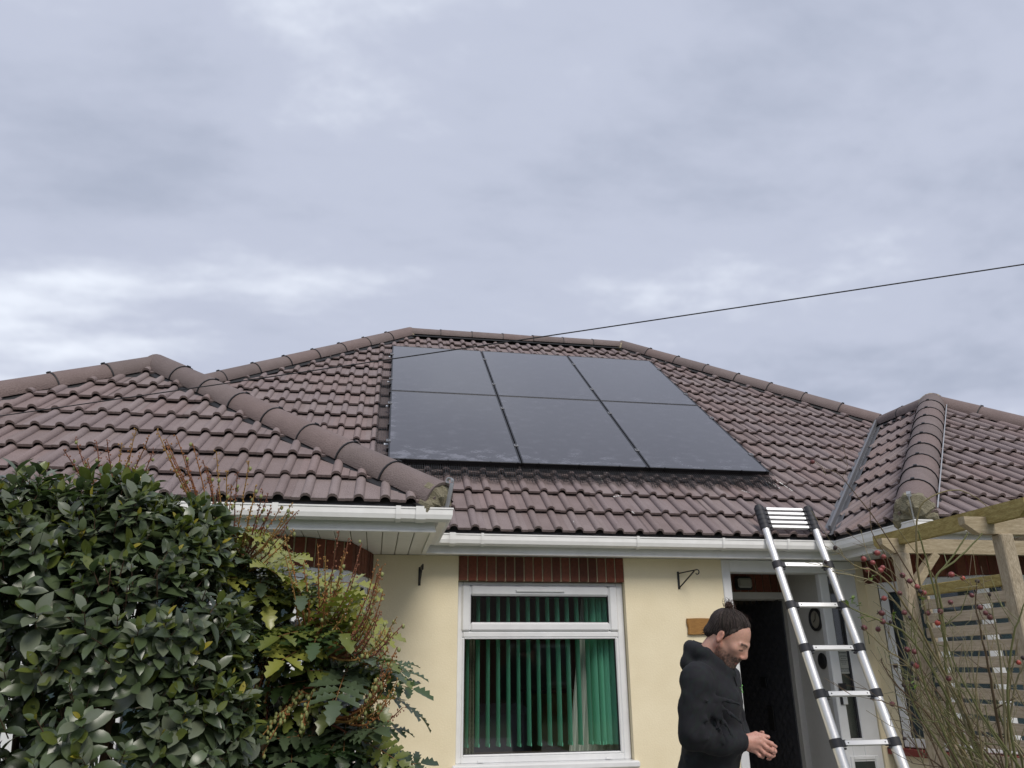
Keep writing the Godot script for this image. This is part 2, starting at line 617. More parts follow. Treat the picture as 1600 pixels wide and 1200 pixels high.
const EAVE := 2.43
const RP := 0.789            # rise of the roof for each metre of depth
var main_face: Face
func house() -> void:
	var h := thing("bungalow", "cream rendered bungalow with a hipped mauve-brown tiled roof and white gutters", "house", Vector3(2, 0, -4))
	roof(h)
	place_tiles()
	gutters(h)
	walls(h)
	porch(h)
	front_window(h)
	for side in [-1, 1]:
		bow(h, side)

func deck(parent: Node3D, called: String, pts: Array, out: Vector3, mt: Material, off := -0.012) -> void:
	var m := MB.new()
	for i in range(1, pts.size() - 1):
		var nn: Vector3 = (pts[i] - pts[0]).cross(pts[i + 1] - pts[0]).normalized()
		if nn.dot(out) < 0.0: nn = -nn
		m.tri(pts[0] + nn * off, pts[i] + nn * off, pts[i + 1] + nn * off, out)
	world_part(called, parent, m.mesh(mt))

func roof(h: Node3D) -> void:
	var main := group_part("main_roof", h)
	var left := group_part("bay_roof", h)
	left.set_meta("label", "hipped roof over the bow window behind the evergreen shrubs")
	var right := group_part("wing_roof", h)
	right.set_meta("label", "hipped roof with a fat hip seen end on above the timber pergola")
	# corner points
	var ra := Vector3(0.26, 5.87, -4.12)
	var rb := Vector3(3.39, 5.87, -4.12)
	var la := Vector3(-2.023, 3.975, -0.802)              # apex of the left wing
	var l0 := Vector3(-4.36, EAVE, 1.20)
	var l1 := Vector3(0.39, EAVE, 1.20)
	var qa := Vector3(5.77, 4.085, -1.0)                   # apex of the right wing
	var q0 := Vector3(3.59, EAVE, 1.22)
	var q1 := Vector3(7.95, EAVE, 1.22)
	var meet := Vector3(5.77, 4.13, -1.92)
	# main front slope
	var f := face_of(Vector3(0, EAVE, 0.24), Vector3(1, EAVE, 0.24), ra)
	main_face = f
	var inside := Vector2(1.8, 2.5)
	var top_v := f.uv(ra).y
	var left_low := Vector3(-1.77, 4.35, -2.193)
	f.cut(f.uv(ra), f.uv(left_low), inside, 0.05)
	f.cut(f.uv(rb), f.uv(meet), inside, 0.05)
	f.cut(f.uv(meet), f.uv(Vector3(3.59, EAVE, 0.24)), inside, 0.035)
	f.cut(f.uv(la + Vector3(0, 0, -1.0)), f.uv(Vector3(0.39, EAVE, 0.24)), inside, 0.03)
	f.cut(Vector2(0, top_v), Vector2(1, top_v), inside, 0.04)
	var under := func(p: Vector2) -> bool:
		return p.x > 0.2 and p.x < 3.35 and p.y > 1.2 and p.y < 4.35
	lay_tiles(f, -2.72, 6.2, top_v, 0.326, main, under)
	deck(main, "roof_deck", [ra, rb, meet, Vector3(3.59, EAVE, 0.24), Vector3(0.39, EAVE, 0.24), Vector3(-2.1, 4.0, -1.8), left_low], Vector3(0, 1, 1), mats.deck)
	# left wing, front slope
	var g := face_of(l0, l1, la)
	var gi := g.uv(la) * Vector2(1, 0.3)
	g.cut(g.uv(la), Vector2.ZERO, gi, 0.06)
	g.cut(g.uv(la), g.uv(l1), gi, 0.06)
	var nothing := func(_p: Vector2) -> bool: return false
	var all_hidden := func(_p: Vector2) -> bool: return true
	lay_tiles(g, 0.02, 4.8, g.uv(la).y, 0.332, left, nothing)
	deck(left, "roof_deck", [l0, l1, la], Vector3(0, 1, 1), mats.deck)
	# left wing, slope turned to the path
	var back := la + Vector3(0, 0, -1.3)
	var g2 := face_of(l1, Vector3(0.39, EAVE, 0.0), la)
	g2.cut(g2.uv(l1), g2.uv(la), Vector2(1.6, 1.0), 0.06)
	g2.cut(g2.uv(Vector3(0.39, EAVE, 0.24)), g2.uv(back), Vector2(0.6, 0.2), 0.03)
	g2.cut(g2.uv(la), g2.uv(back), Vector2(1.0, 0.5), 0.05)
	lay_tiles(g2, 0.0, 3.6, g2.uv(la).y, 0.332, left, all_hidden)
	deck(left, "roof_deck", [l1, Vector3(0.39, EAVE, 0.24), back, la], Vector3(1, 1, 0), mats.deck)
	# right wing, slope turned to the path
	var e := face_of(Vector3(3.59, EAVE, -0.4), q0, qa)
	e.cut(e.uv(q0), e.uv(qa), e.uv(Vector3(4.2, 3.0, 0.2)), 0.06)
	e.cut(e.uv(Vector3(3.59, EAVE, 0.24)), e.uv(meet), e.uv(Vector3(4.2, 3.0, 0.2)), 0.045)
	e.cut(e.uv(qa), e.uv(meet), e.uv(Vector3(4.2, 3.0, 0.2)), 0.05)
	lay_tiles(e, -1.7, 1.7, e.uv(qa).y, 0.326, right, nothing)
	deck(right, "roof_deck", [q0, qa, meet, Vector3(3.59, EAVE, 0.24)], Vector3(-1, 1, 0), mats.deck)
	# right wing, front slope
	var e2 := face_of(q0, q1, qa)
	var ei := e2.uv(qa) * Vector2(1, 0.3)
	e2.cut(Vector2.ZERO, e2.uv(qa), ei, 0.06)
	e2.cut(e2.uv(q1), e2.uv(qa), ei, 0.06)
	lay_tiles(e2, 0.06, 4.4, e2.uv(qa).y, 0.326, right, nothing)
	deck(right, "roof_deck", [q0, q1, qa], Vector3(0, 1, 1), mats.deck)
	# slopes that look away from the garden
	var bl := Vector3(-4.36, EAVE, -8.4)
	var br := Vector3(7.95, EAVE, -8.4)
	var tm: Material = mats.tile[1]
	deck(main, "rear_slope", [ra, rb, br, bl], Vector3(0, 1, -1), tm)
	deck(main, "end_slope", [ra, left_low, Vector3(-4.36, EAVE, 0.1), bl], Vector3(-1, 1, 0), tm)
	deck(main, "end_slope", [rb, meet, Vector3(7.95, EAVE, 0.1), br], Vector3(1, 1, 0), tm)
	deck(left, "end_slope", [l0, la, back, Vector3(-4.36, EAVE, -0.9)], Vector3(-1, 1, 0), tm)
	deck(right, "end_slope", [q1, qa, meet, Vector3(7.95, EAVE, -0.9)], Vector3(1, 1, 0), tm)
	# ridges and hips
	var lift := Vector3(0, 0.035, 0)
	ridge_run(main, "ridge_tile", ra + lift, rb + lift, Vector3.UP, 0.105, 0.44)
	ridge_run(main, "hip_tile", left_low + (left_low - ra).normalized() * 0.45 + lift, ra + lift, Vector3.UP, 0.115, 0.44)
	ridge_run(main, "hip_tile", meet + lift, rb + lift, Vector3.UP, 0.115, 0.44)
	lift = Vector3(0, 0.0, 0)
	ridge_run(left, "hip_tile", l1 + lift + (la - l1).normalized() * 0.06, la + lift, Vector3.UP, 0.130, 0.42)
	ridge_run(left, "hip_tile", l0 + lift, la + lift, Vector3.UP, 0.12, 0.42)
	ridge_run(left, "ridge_tile", la + lift, back + lift, Vector3.UP, 0.12, 0.42)
	ridge_run(right, "hip_tile", q0 + lift + (qa - q0).normalized() * 0.10, qa + lift, Vector3.UP, 0.135, 0.36)
	ridge_run(right, "hip_tile", q1 + lift, qa + lift, Vector3.UP, 0.12, 0.44)
	ridge_run(right, "ridge_tile", qa + lift, meet + lift, Vector3.UP, 0.11, 0.44)
	# mortar where the runs meet, and the plugs at the feet of the hips
	for k in [[main, ra + Vector3(0, 0.025, 0), 0.118], [main, rb + Vector3(0, 0.025, 0), 0.118], [left, la, 0.128], [right, qa, 0.136], [right, meet + Vector3(0, 0.01, 0), 0.118]]:
		var m := MB.new()
		m.ball(k[1] + lift + Vector3(0, -0.006, 0), Vector3(k[2], k[2] * 0.99, k[2]), 14, 8)
		world_part("mortar", k[0], m.mesh(mats.mortar_light))
	hip_foot(left, l1, la, 0.125)
	hip_foot(right, q0, qa, 0.135)
	# metal edging along the hips and in the valley
	for k in [[right, q0, qa, e2.n, 0.165]]:
		var d: Vector3 = (k[2] - k[1]).normalized()
		var s: Vector3 = d.cross(k[3]).normalized()
		if k[0] == left: s = -s
		var fin: Vector3 = (k[1] + k[2]) * 0.5
		var inw: Vector3 = s if (fin + s).distance_to(Vector3(k[2].x, EAVE, 3.0)) < (fin - s).distance_to(Vector3(k[2].x, EAVE, 3.0)) else -s
		var m := MB.new()
		m.bar(k[1] + inw * 0.128 + k[3] * 0.072 + d * 0.1, k[2] + inw * 0.128 + k[3] * 0.072 - d * 0.15, 0.008, 0.006, k[3])
		world_part("hip_edging", k[0], m.mesh(mats.galv))
	# pale scuffs left on the tiles where the panels were carried up
	var chalk := plain(0.62, 0.62, 0.60, 0.9)
	for q in [[972, 786, 992, 803], [990, 812, 1000, 826], [1198, 752, 1232, 770], [1210, 748, 1240, 768], [958, 776, 972, 774], [936, 742, 941, 752], [1158, 766, 1172, 770], [896, 814, 900, 820]]:
		var d0 := ray(q[0], q[1])
		var d1 := ray(q[2], q[3])
		var k0 := f.n.dot(f.o + f.n * 0.045 - CAM)
		var sa := CAM + d0 * (k0 / f.n.dot(d0))
		var sb := CAM + d1 * (k0 / f.n.dot(d1))
		var sc := MB.new()
		for i in 4:
			var a := sa.lerp(sb, i / 4.0 + rng.randf_range(0.0, 0.06))
			var b := sa.lerp(sb, (i + 0.8) / 4.0)
			var sd := f.n.cross(b - a).normalized() * rng.randf_range(0.003, 0.008)
			sc.quad(a - sd, b - sd * 0.6, b + sd, a + sd * 0.7, f.n)
		world_part("scuff", main, sc.mesh(chalk))
	var vm := MB.new()
	var va := Vector3(3.59, EAVE + 0.02, 0.24) + Vector3(-0.05, 0, 0.05)
	var vb := meet + Vector3(-0.02, 0.02, 0.02)
	var vd := (vb - va).normalized()
	var vs := vd.cross(Vector3.UP).normalized()
	vm.quad(va + vs * 0.06 + Vector3(0, 0.03, 0), vb + vs * 0.06 + Vector3(0, 0.03, 0), vb - Vector3(0, 0.0, 0), va - Vector3(0, 0.0, 0), Vector3.UP)
	vm.quad(va - vs * 0.06 + Vector3(0, 0.03, 0), vb - vs * 0.06 + Vector3(0, 0.03, 0), vb, va, Vector3.UP)
	vm.bar(va - vs * 0.0 + Vector3(0, 0.055, 0), vb + Vector3(0, 0.055, 0), 0.022, 0.05, Vector3.UP, 0.004)
	world_part("valley_trough", right, vm.mesh(mats.lead))

func hip_foot(parent: Node3D, corner: Vector3, apex: Vector3, r: float) -> void:
	var d := (apex - corner).normalized()
	var x := Vector3.UP.cross(d).normalized()
	var y := d.cross(x)
	var c := corner + Vector3(0, 0.0, 0) + d * 0.075
	var m := MB.new()
	var k := 14
	var rr := []
	for j in k + 1:
		var a := PI * (-0.10 + 1.20 * j / k)
		var wob := 1.0 + 0.07 * sin(j * 2.3) + rng.randf_range(-0.05, 0.05)
		rr.append(c + (x * cos(a) + y * sin(a)) * r * wob * 0.99)
	var hub := c - y * 0.02 - d * 0.055
	for j in k:
		var inner0: Vector3 = rr[j].lerp(hub, 0.45) - d * (0.03 + 0.01 * sin(j * 1.7))
		var inner1: Vector3 = rr[j + 1].lerp(hub, 0.45) - d * (0.03 + 0.01 * sin((j + 1) * 1.7))
		m.quad(rr[j], rr[j + 1], inner1, inner0, -d)
		m.tri(inner0, inner1, hub, -d)
		m.quad(rr[j], rr[j + 1], rr[j + 1] + d * 0.05, rr[j] + d * 0.05, rr[j] - c)
	m.box(Transform3D(Basis(x, y, d), c - y * 0.05), Vector3(r * 2.1, 0.09, 0.10), 0.02)
	world_part("mortar_plug", parent, m.mesh(mats.mortar))
	# the scrolled iron that stops the hip tiles from slipping
	m = MB.new()
	var flat := Vector3(d.x, 0, d.z).normalized()
	var p0 := c - d * 0.09 + y * -0.01
	m.bar(p0, p0 + Vector3.UP * 0.15 - flat * 0.035, 0.026, 0.007, x)
	var pts := []
	var cc := p0 + Vector3.UP * 0.165 - flat * 0.015
	for j in 10:
		var a := PI * 1.15 - j * 0.5
		pts.append(cc + (flat * cos(a) + Vector3.UP * sin(a)) * (0.024 - j * 0.0009))
	for j in 9:
		m.bar(pts[j], pts[j + 1], 0.026, 0.006, x.cross(pts[j + 1] - pts[j]).normalized())
	world_part("hip_iron", parent, m.mesh(mats.galv))

# ---------- gutters, fascia and soffit ----------
func gutters(h: Node3D) -> void:
	var top := 2.402
	var path := [Vector3(-4.9, top, 1.13), Vector3(0.31, top, 1.13), Vector3(0.31, top, 0.18), Vector3(3.68, top, 0.18), Vector3(3.68, top, 1.14), Vector3(8.3, top, 1.14)]
	var prof := [Vector2(0.022, 0), Vector2(0.022, -0.045), Vector2(0.040, -0.074), Vector2(0.085, -0.080), Vector2(0.112, -0.066), Vector2(0.120, -0.040), Vector2(0.120, -0.008), Vector2(0.125, -0.006), Vector2(0.125, 0.003),
		Vector2(0.114, 0.003), Vector2(0.113, -0.038), Vector2(0.106, -0.060), Vector2(0.084, -0.073), Vector2(0.043, -0.068), Vector2(0.029, -0.043), Vector2(0.029, 0)]
	var g := group_part("gutter", h)
	for i in 5:
		var m := MB.new()
		# each straight length, mitred against its neighbours
		var sub := path.duplicate()
		var all := MB.new()
		all.sweep(sub, prof, false)
		var per := (prof.size() - 1) * 6
		for k in range(i * per, (i + 1) * per):
			m.put(all.v[k], all.n[k])
		world_part("gutter_length", g, m.mesh(mats.gutter))
	# unions and brackets
	var fat := [Vector2(0.018, 0.004), Vector2(0.018, -0.048), Vector2(0.037, -0.080), Vector2(0.086, -0.086), Vector2(0.117, -0.070), Vector2(0.126, -0.042), Vector2(0.129, 0.008), Vector2(0.110, 0.008)]
	for s in [[Vector3(-0.62, top, 1.13), 0.035], [Vector3(0.10, top, 1.13), 0.03], [Vector3(0.235, top, 1.13), 0.06], [Vector3(0.52, top, 0.18), 0.045], [Vector3(0.74, top, 0.18), 0.02], [Vector3(1.93, top, 0.18), 0.02], [Vector3(3.16, top, 0.18), 0.02], [Vector3(2.62, top, 0.18), 0.02]]:
		var m := MB.new()
		m.sweep([s[0] - Vector3(s[1] * 0.5, 0, 0), s[0] + Vector3(s[1] * 0.5, 0, 0)], fat, false)
		world_part("gutter_bracket", g, m.mesh(mats.gutter))
	var fas := MB.new()
	fas.sweep(path, [Vector2(0.0, 0.0), Vector2(0.020, 0.0), Vector2(0.020, -0.115), Vector2(0.026, -0.118), Vector2(0.026, -0.132), Vector2(-0.004, -0.132), Vector2(-0.004, 0.0)])
	world_part("fascia", h, fas.mesh(mats.gutter))
	# black felt strip between the tiles and the gutter
	var felt := MB.new()
	felt.sweep(path, [Vector2(-0.02, 0.012), Vector2(0.06, 0.004), Vector2(0.06, -0.004), Vector2(-0.02, 0.0)])
	world_part("eaves_felt", h, felt.mesh(mats.deck))
	var so := group_part("soffit", h)
	var bm := MB.new()
	bm.bx(Vector3(-0.0475, 0, -0.5), Vector3(0.0475, 0.012, 0.5), 0.004)
	var board := bm.mesh(mats.gutter)
	for side in 2:
		for k in 26:
			var x := 0.262 - k * 0.1 if side == 0 else 3.728 + k * 0.1
			part("soffit_board", so, board).global_transform = Transform3D(Basis.from_scale(Vector3(1, 1, 1.13)), Vector3(x, 2.286, 0.565))
	var ms := MB.new()
	ms.bx(Vector3(0.31, 2.286, -0.05), Vector3(3.68, 2.298, 0.18))
	world_part("soffit_strip", so, ms.mesh(mats.gutter))

# ---------- walls ----------
func wall_box(parent: Node3D, called: String, a: Vector3, b: Vector3, mt: Material) -> void:
	var m := MB.new()
	m.bx(a, b)
	world_part(called, parent, m.mesh(mt))
func walls(h: Node3D) -> void:
	var w := group_part("front_wall", h)
	var top := 2.284
	var rd: Material = mats.render
	wall_box(w, "wall_section", Vector3(-0.06, 0, -0.28), Vector3(0.597, top, 0), rd)
	wall_box(w, "wall_section", Vector3(0.597, 0, -0.28), Vector3(1.90, 0.83, 0), rd)
	wall_box(w, "wall_section", Vector3(1.90, 0, -0.28), Vector3(2.72, top, 0), rd)
	wall_box(w, "wall_section", Vector3(3.889, 0, -0.28), Vector3(3.965, top, 0), rd)
	wall_box(w, "wall_section", Vector3(2.72, 2.26, -0.28), Vector3(3.889, top, -0.09), rd)
	# the rest of the shell
	var s := group_part("outer_wall", h)
	wall_box(s, "wall_section", Vector3(-4.1, 0, -8.2), Vector3(7.7, 2.43, -7.95), rd)
	wall_box(s, "wall_section", Vector3(-4.1, 0, -7.95), Vector3(-3.85, 2.43, 0.4), rd)
	wall_box(s, "wall_section", Vector3(7.45, 0, -7.95), Vector3(7.7, 2.43, 0.4), rd)
	wall_box(s, "ceiling", Vector3(-4.0, 2.30, -7.95), Vector3(7.6, 2.36, -0.02), mats.inner)
	wall_box(s, "ceiling", Vector3(-3.9, 2.30, -0.02), Vector3(0.20, 2.36, 1.1), mats.inner)
	wall_box(s, "ceiling", Vector3(3.80, 2.30, -0.02), Vector3(7.6, 2.36, 1.1), mats.inner)
	wall_box(s, "room_floor", Vector3(-4.0, 0.02, -7.95), Vector3(7.6, 0.12, -0.28), mats.inner)
	wall_box(s, "partition", Vector3(-0.30, 0.12, -4.2), Vector3(-0.18, 2.30, -0.1), mats.inner)
	wall_box(s, "partition", Vector3(2.42, 0.12, -4.2), Vector3(2.54, 2.30, -0.28), mats.inner)
	wall_box(s, "partition", Vector3(-0.30, 0.12, -4.3), Vector3(4.3, 2.30, -4.2), mats.inner)
	wall_box(s, "partition", Vector3(4.30, 0.12, -4.3), Vector3(4.42, 2.30, -0.1), mats.inner)
	# soldier course of bricks over the window
	var li := group_part("lintel", h)
	wall_box(li, "mortar_bed", Vector3(0.597, 2.10, -0.28), Vector3(1.90, top, -0.004), mats.mortar_light)
	var n := 18
	var step := (1.90 - 0.597) / n
	var bms := []
	for mt in mats.brick:
		var m := MB.new()
		m.bx(Vector3(0.005, 0, -0.05), Vector3(step - 0.006, 0.182, 0.004), 0.003)
		bms.append(m.mesh(mt))
	for i in n:
		part("brick", li, bms[rng.randi() % 4]).global_transform = Transform3D(Basis(), Vector3(0.597 + i * step, 2.098 + rng.randf_range(-0.002, 0.003), rng.randf_range(-0.001, 0.003)))

func frame_bars(parent: Node3D, called: String, x0: float, x1: float, y0: float, y1: float, wl: float, wr: float, wb: float, wt: float, z0: float, z1: float, mt: Material, bev := 0.006) -> void:
	var m := MB.new()
	m.bx(Vector3(x0, y0, z0), Vector3(x0 + wl, y1, z1), bev)
	m.bx(Vector3(x1 - wr, y0, z0), Vector3(x1, y1, z1), bev)
	m.bx(Vector3(x0 + wl - 0.002, y1 - wt, z0), Vector3(x1 - wr + 0.002, y1 - 0.0005, z1 - 0.0005), bev)
	m.bx(Vector3(x0 + wl - 0.002, y0 + 0.0005, z0), Vector3(x1 - wr + 0.002, y0 + wb, z1 - 0.0005), bev)
	world_part(called, parent, m.mesh(mt))
func front_window(h: Node3D) -> void:
	var w := group_part("window", h)
	frame_bars(w, "frame", 0.600, 1.897, 0.845, 2.097, 0.040, 0.055, 0.045, 0.026, -0.13, -0.055, mats.upvc)
	var m := MB.new()
	m.bx(Vector3(0.638, 1.688, -0.125), Vector3(1.845, 1.738, -0.052), 0.012)
	world_part("transom", w, m.mesh(mats.upvc))
	frame_bars(w, "sash", 0.628, 1.852, 1.735, 2.074, 0.072, 0.075, 0.066, 0.080, -0.115, -0.040, mats.upvc, 0.014)
	frame_bars(w, "glazing_bead", 0.636, 1.842, 0.885, 1.692, 0.020, 0.024, 0.018, 0.010, -0.115, -0.052, mats.upvc, 0.008)
	frame_bars(w, "gasket", 0.698, 1.780, 1.799, 1.996, 0.006, 0.006, 0.006, 0.006, -0.10, -0.062, mats.rubber, 0.0)
	frame_bars(w, "gasket", 0.653, 1.821, 0.900, 1.685, 0.005, 0.005, 0.005, 0.005, -0.10, -0.064, mats.rubber, 0.0)
	m = MB.new()
	m.bx(Vector3(1.045, 2.022, -0.040), Vector3(1.425, 2.042, -0.026), 0.004)
	world_part("trickle_vent", w, m.mesh(mats.upvc))
	for k in [0.76, 1.70]:
		m = MB.new()
		m.bx(Vector3(k, 0.850, -0.057), Vector3(k + 0.045, 0.866, -0.046), 0.003)
		world_part("drain_cap", w, m.mesh(mats.upvc))
	m = MB.new()
	m.bx(Vector3(0.57, 0.800, -0.12), Vector3(1.93, 0.846, 0.045), 0.01)
	world_part("sill", w, m.mesh(mats.upvc))
	for r in [[0.700, 1.778, 1.801, 1.994], [0.655, 1.819, 0.902, 1.683]]:
		m = MB.new()
		m.bx(Vector3(r[0], r[2], -0.092), Vector3(r[1], r[3], -0.088))
		world_part("pane", w, m.mesh(mats.pane))

# ---------- the porch and its doors ----------
func porch(h: Node3D) -> void:
	var up: Material = mats.upvc
	var p := group_part("porch", h)
	var fr := MB.new()
	fr.bx(Vector3(2.715, 0, -0.11), Vector3(2.785, 2.283, 0.012), 0.006)
	fr.bx(Vector3(2.783, 2.185, -0.11), Vector3(3.892, 2.283, 0.010), 0.006)
	world_part("door_frame", p, fr.mesh(up))
	var slot := MB.new()
	slot.bx(Vector3(3.20, 2.232, 0.008), Vector3(3.40, 2.262, 0.014))
	world_part("vent_slot", p, slot.mesh(mats.deck))
	# back wall of the recess with its doorway
	var zb := -0.60
	var back: Material = mats.inner_white
	var jl := 2.74
	var jr := 3.565
	wall_box(p, "recess_wall", Vector3(2.54, 0, zb - 0.2), Vector3(jl, 2.30, zb), back)
	wall_box(p, "recess_wall", Vector3(jr, 0, zb - 0.2), Vector3(3.76, 2.30, zb), back)
	wall_box(p, "recess_wall", Vector3(jl, 2.03, zb - 0.2), Vector3(jr, 2.30, zb), back)
	wall_box(p, "recess_side", Vector3(2.54, 0, zb), Vector3(2.66, 2.30, -0.11), back)
	wall_box(p, "recess_side", Vector3(3.62, 0, zb), Vector3(3.76, 2.30, -0.10), back)
	wall_box(p, "recess_ceiling", Vector3(2.54, 2.284, zb), Vector3(3.76, 2.299, -0.09), back)
	var li := group_part("porch_lintel", h)
	wall_box(li, "mortar_bed", Vector3(2.70, 2.085, zb), Vector3(3.60, 2.26, zb + 0.006), mats.mortar)
	var bms := []
	for mt in mats.brick:
		var m := MB.new()
		m.bx(Vector3(0.004, 0, 0), Vector3(0.068, 0.172, 0.016), 0.003)
		bms.append(m.mesh(mt))
	for i in 12:
		part("brick", li, bms[rng.randi() % 4]).global_transform = Transform3D(Basis(), Vector3(2.720 + i * 0.0715, 2.087, zb + rng.randf_range(0.0, 0.002)))
	# the hall behind
	wall_box(p, "hall_wall", Vector3(2.54, 0, -4.2), Vector3(2.60, 2.30, zb - 0.2), mats.inner)
	wall_box(p, "hall_wall", Vector3(4.24, 0, -4.2), Vector3(4.30, 2.30, zb - 0.2), mats.inner)
	# the dark inner door, standing ajar: quilted with raised diamonds
	var d := group_part("inner_door", h)
	d.global_transform = Transform3D(Basis(Vector3.UP, deg_to_rad(-82.0)), Vector3(3.555, 0.02, zb - 0.06))
	var dm: Material = plain(0.045, 0.047, 0.056, 0.42)
	var m := MB.new()
	m.bx(Vector3(-0.76, 0, -0.045), Vector3(0, 2.0, 0), 0.004)
	part("door_leaf", d, m.mesh(dm))
	m = MB.new()
	var sx := 0.05
	var sy := 0.11
	for i in range(0, 15):
		for j in range(0, 18):
			var c := Vector3(-0.715 + i * sx, 0.06 + j * sy, 0.0)
			if (i % 2) == 1: c.y += sy * 0.5
			var pk := c + Vector3(0, 0, 0.006)
			var q := [c + Vector3(-sx * 0.92, 0, 0.0005), c + Vector3(0, -sy * 0.46, 0.0005), c + Vector3(sx * 0.92, 0, 0.0005), c + Vector3(0, sy * 0.46, 0.0005)]
			if c.x - sx < -0.78 or c.x + sx > 0.02: continue
			for k in 4:
				m.tri(q[k], q[(k + 1) % 4], pk, Vector3(0, 0, 1))
	var quilt := part("quilting", d, m.mesh(dm))
	quilt.set_meta("kind", "stuff")
	m = MB.new()
	m.bx(Vector3(-0.790, 0, -0.048), Vector3(-0.760, 2.0, 0.004), 0.002)
	part("edge_strip", d, m.mesh(plain(0.20, 0.20, 0.19, 0.6)))
	m = MB.new()
	m.bx(Vector3(-0.42, 1.27, 0.004), Vector3(-0.34, 1.36, 0.016), 0.003)
	part("letter_box", d, m.mesh(mats.black))
	m = MB.new()
	m.bx(Vector3(-0.36, 0.92, 0.004), Vector3(-0.28, 1.12, 0.018), 0.003)
	part("handle_plate", d, m.mesh(mats.black))
	# the white outer door, folded back against the frame
	var o := group_part("porch_door", h)
	frame_bars(o, "door_leaf", 3.566, 3.888, 0.02, 2.184, 0.077, 0.148, 0.93, 0.02, -0.075, -0.012, up, 0.006)
	m = MB.new()
	m.bx(Vector3(3.643, 0.95, -0.046), Vector3(3.740, 2.165, -0.040))
	world_part("pane", o, m.mesh(glass_pane(0.35, Color(0.16, 0.18, 0.17))))
	frame_bars(o, "gasket", 3.642, 3.741, 0.948, 2.166, 0.004, 0.014, 0.004, 0.004, -0.04, -0.020, mats.rubber, 0.0)
	frame_bars(o, "panel_moulding", 3.610, 3.845, 0.12, 0.83, 0.03, 0.03, 0.03, 0.03, -0.02, -0.004, up, 0.005)
	m = MB.new()
	m.bx(Vector3(3.645, 0.18, -0.014), Vector3(3.81, 0.79, -0.0105))
	world_part("panel_glass", o, m.mesh(plain(0.035, 0.04, 0.04, 0.1)))
	m = MB.new()
	m.bx(Vector3(3.598, 1.30, -0.016), Vector3(3.655, 1.345, 0.010), 0.003)
	m.bx(Vector3(3.596, 1.19, -0.016), Vector3(3.612, 1.3005, 0.004), 0.003)
	world_part("lock_case", o, m.mesh(mats.black))
	m = MB.new()
	m.bx(Vector3(3.614, 1.19, -0.016), Vector3(3.652, 1.296, 0.006), 0.004)
	m.bx(Vector3(3.627, 1.235, 0.005), Vector3(3.640, 1.26, 0.014), 0.002)
	world_part("key_plate", o, m.mesh(mats.alu_flat))

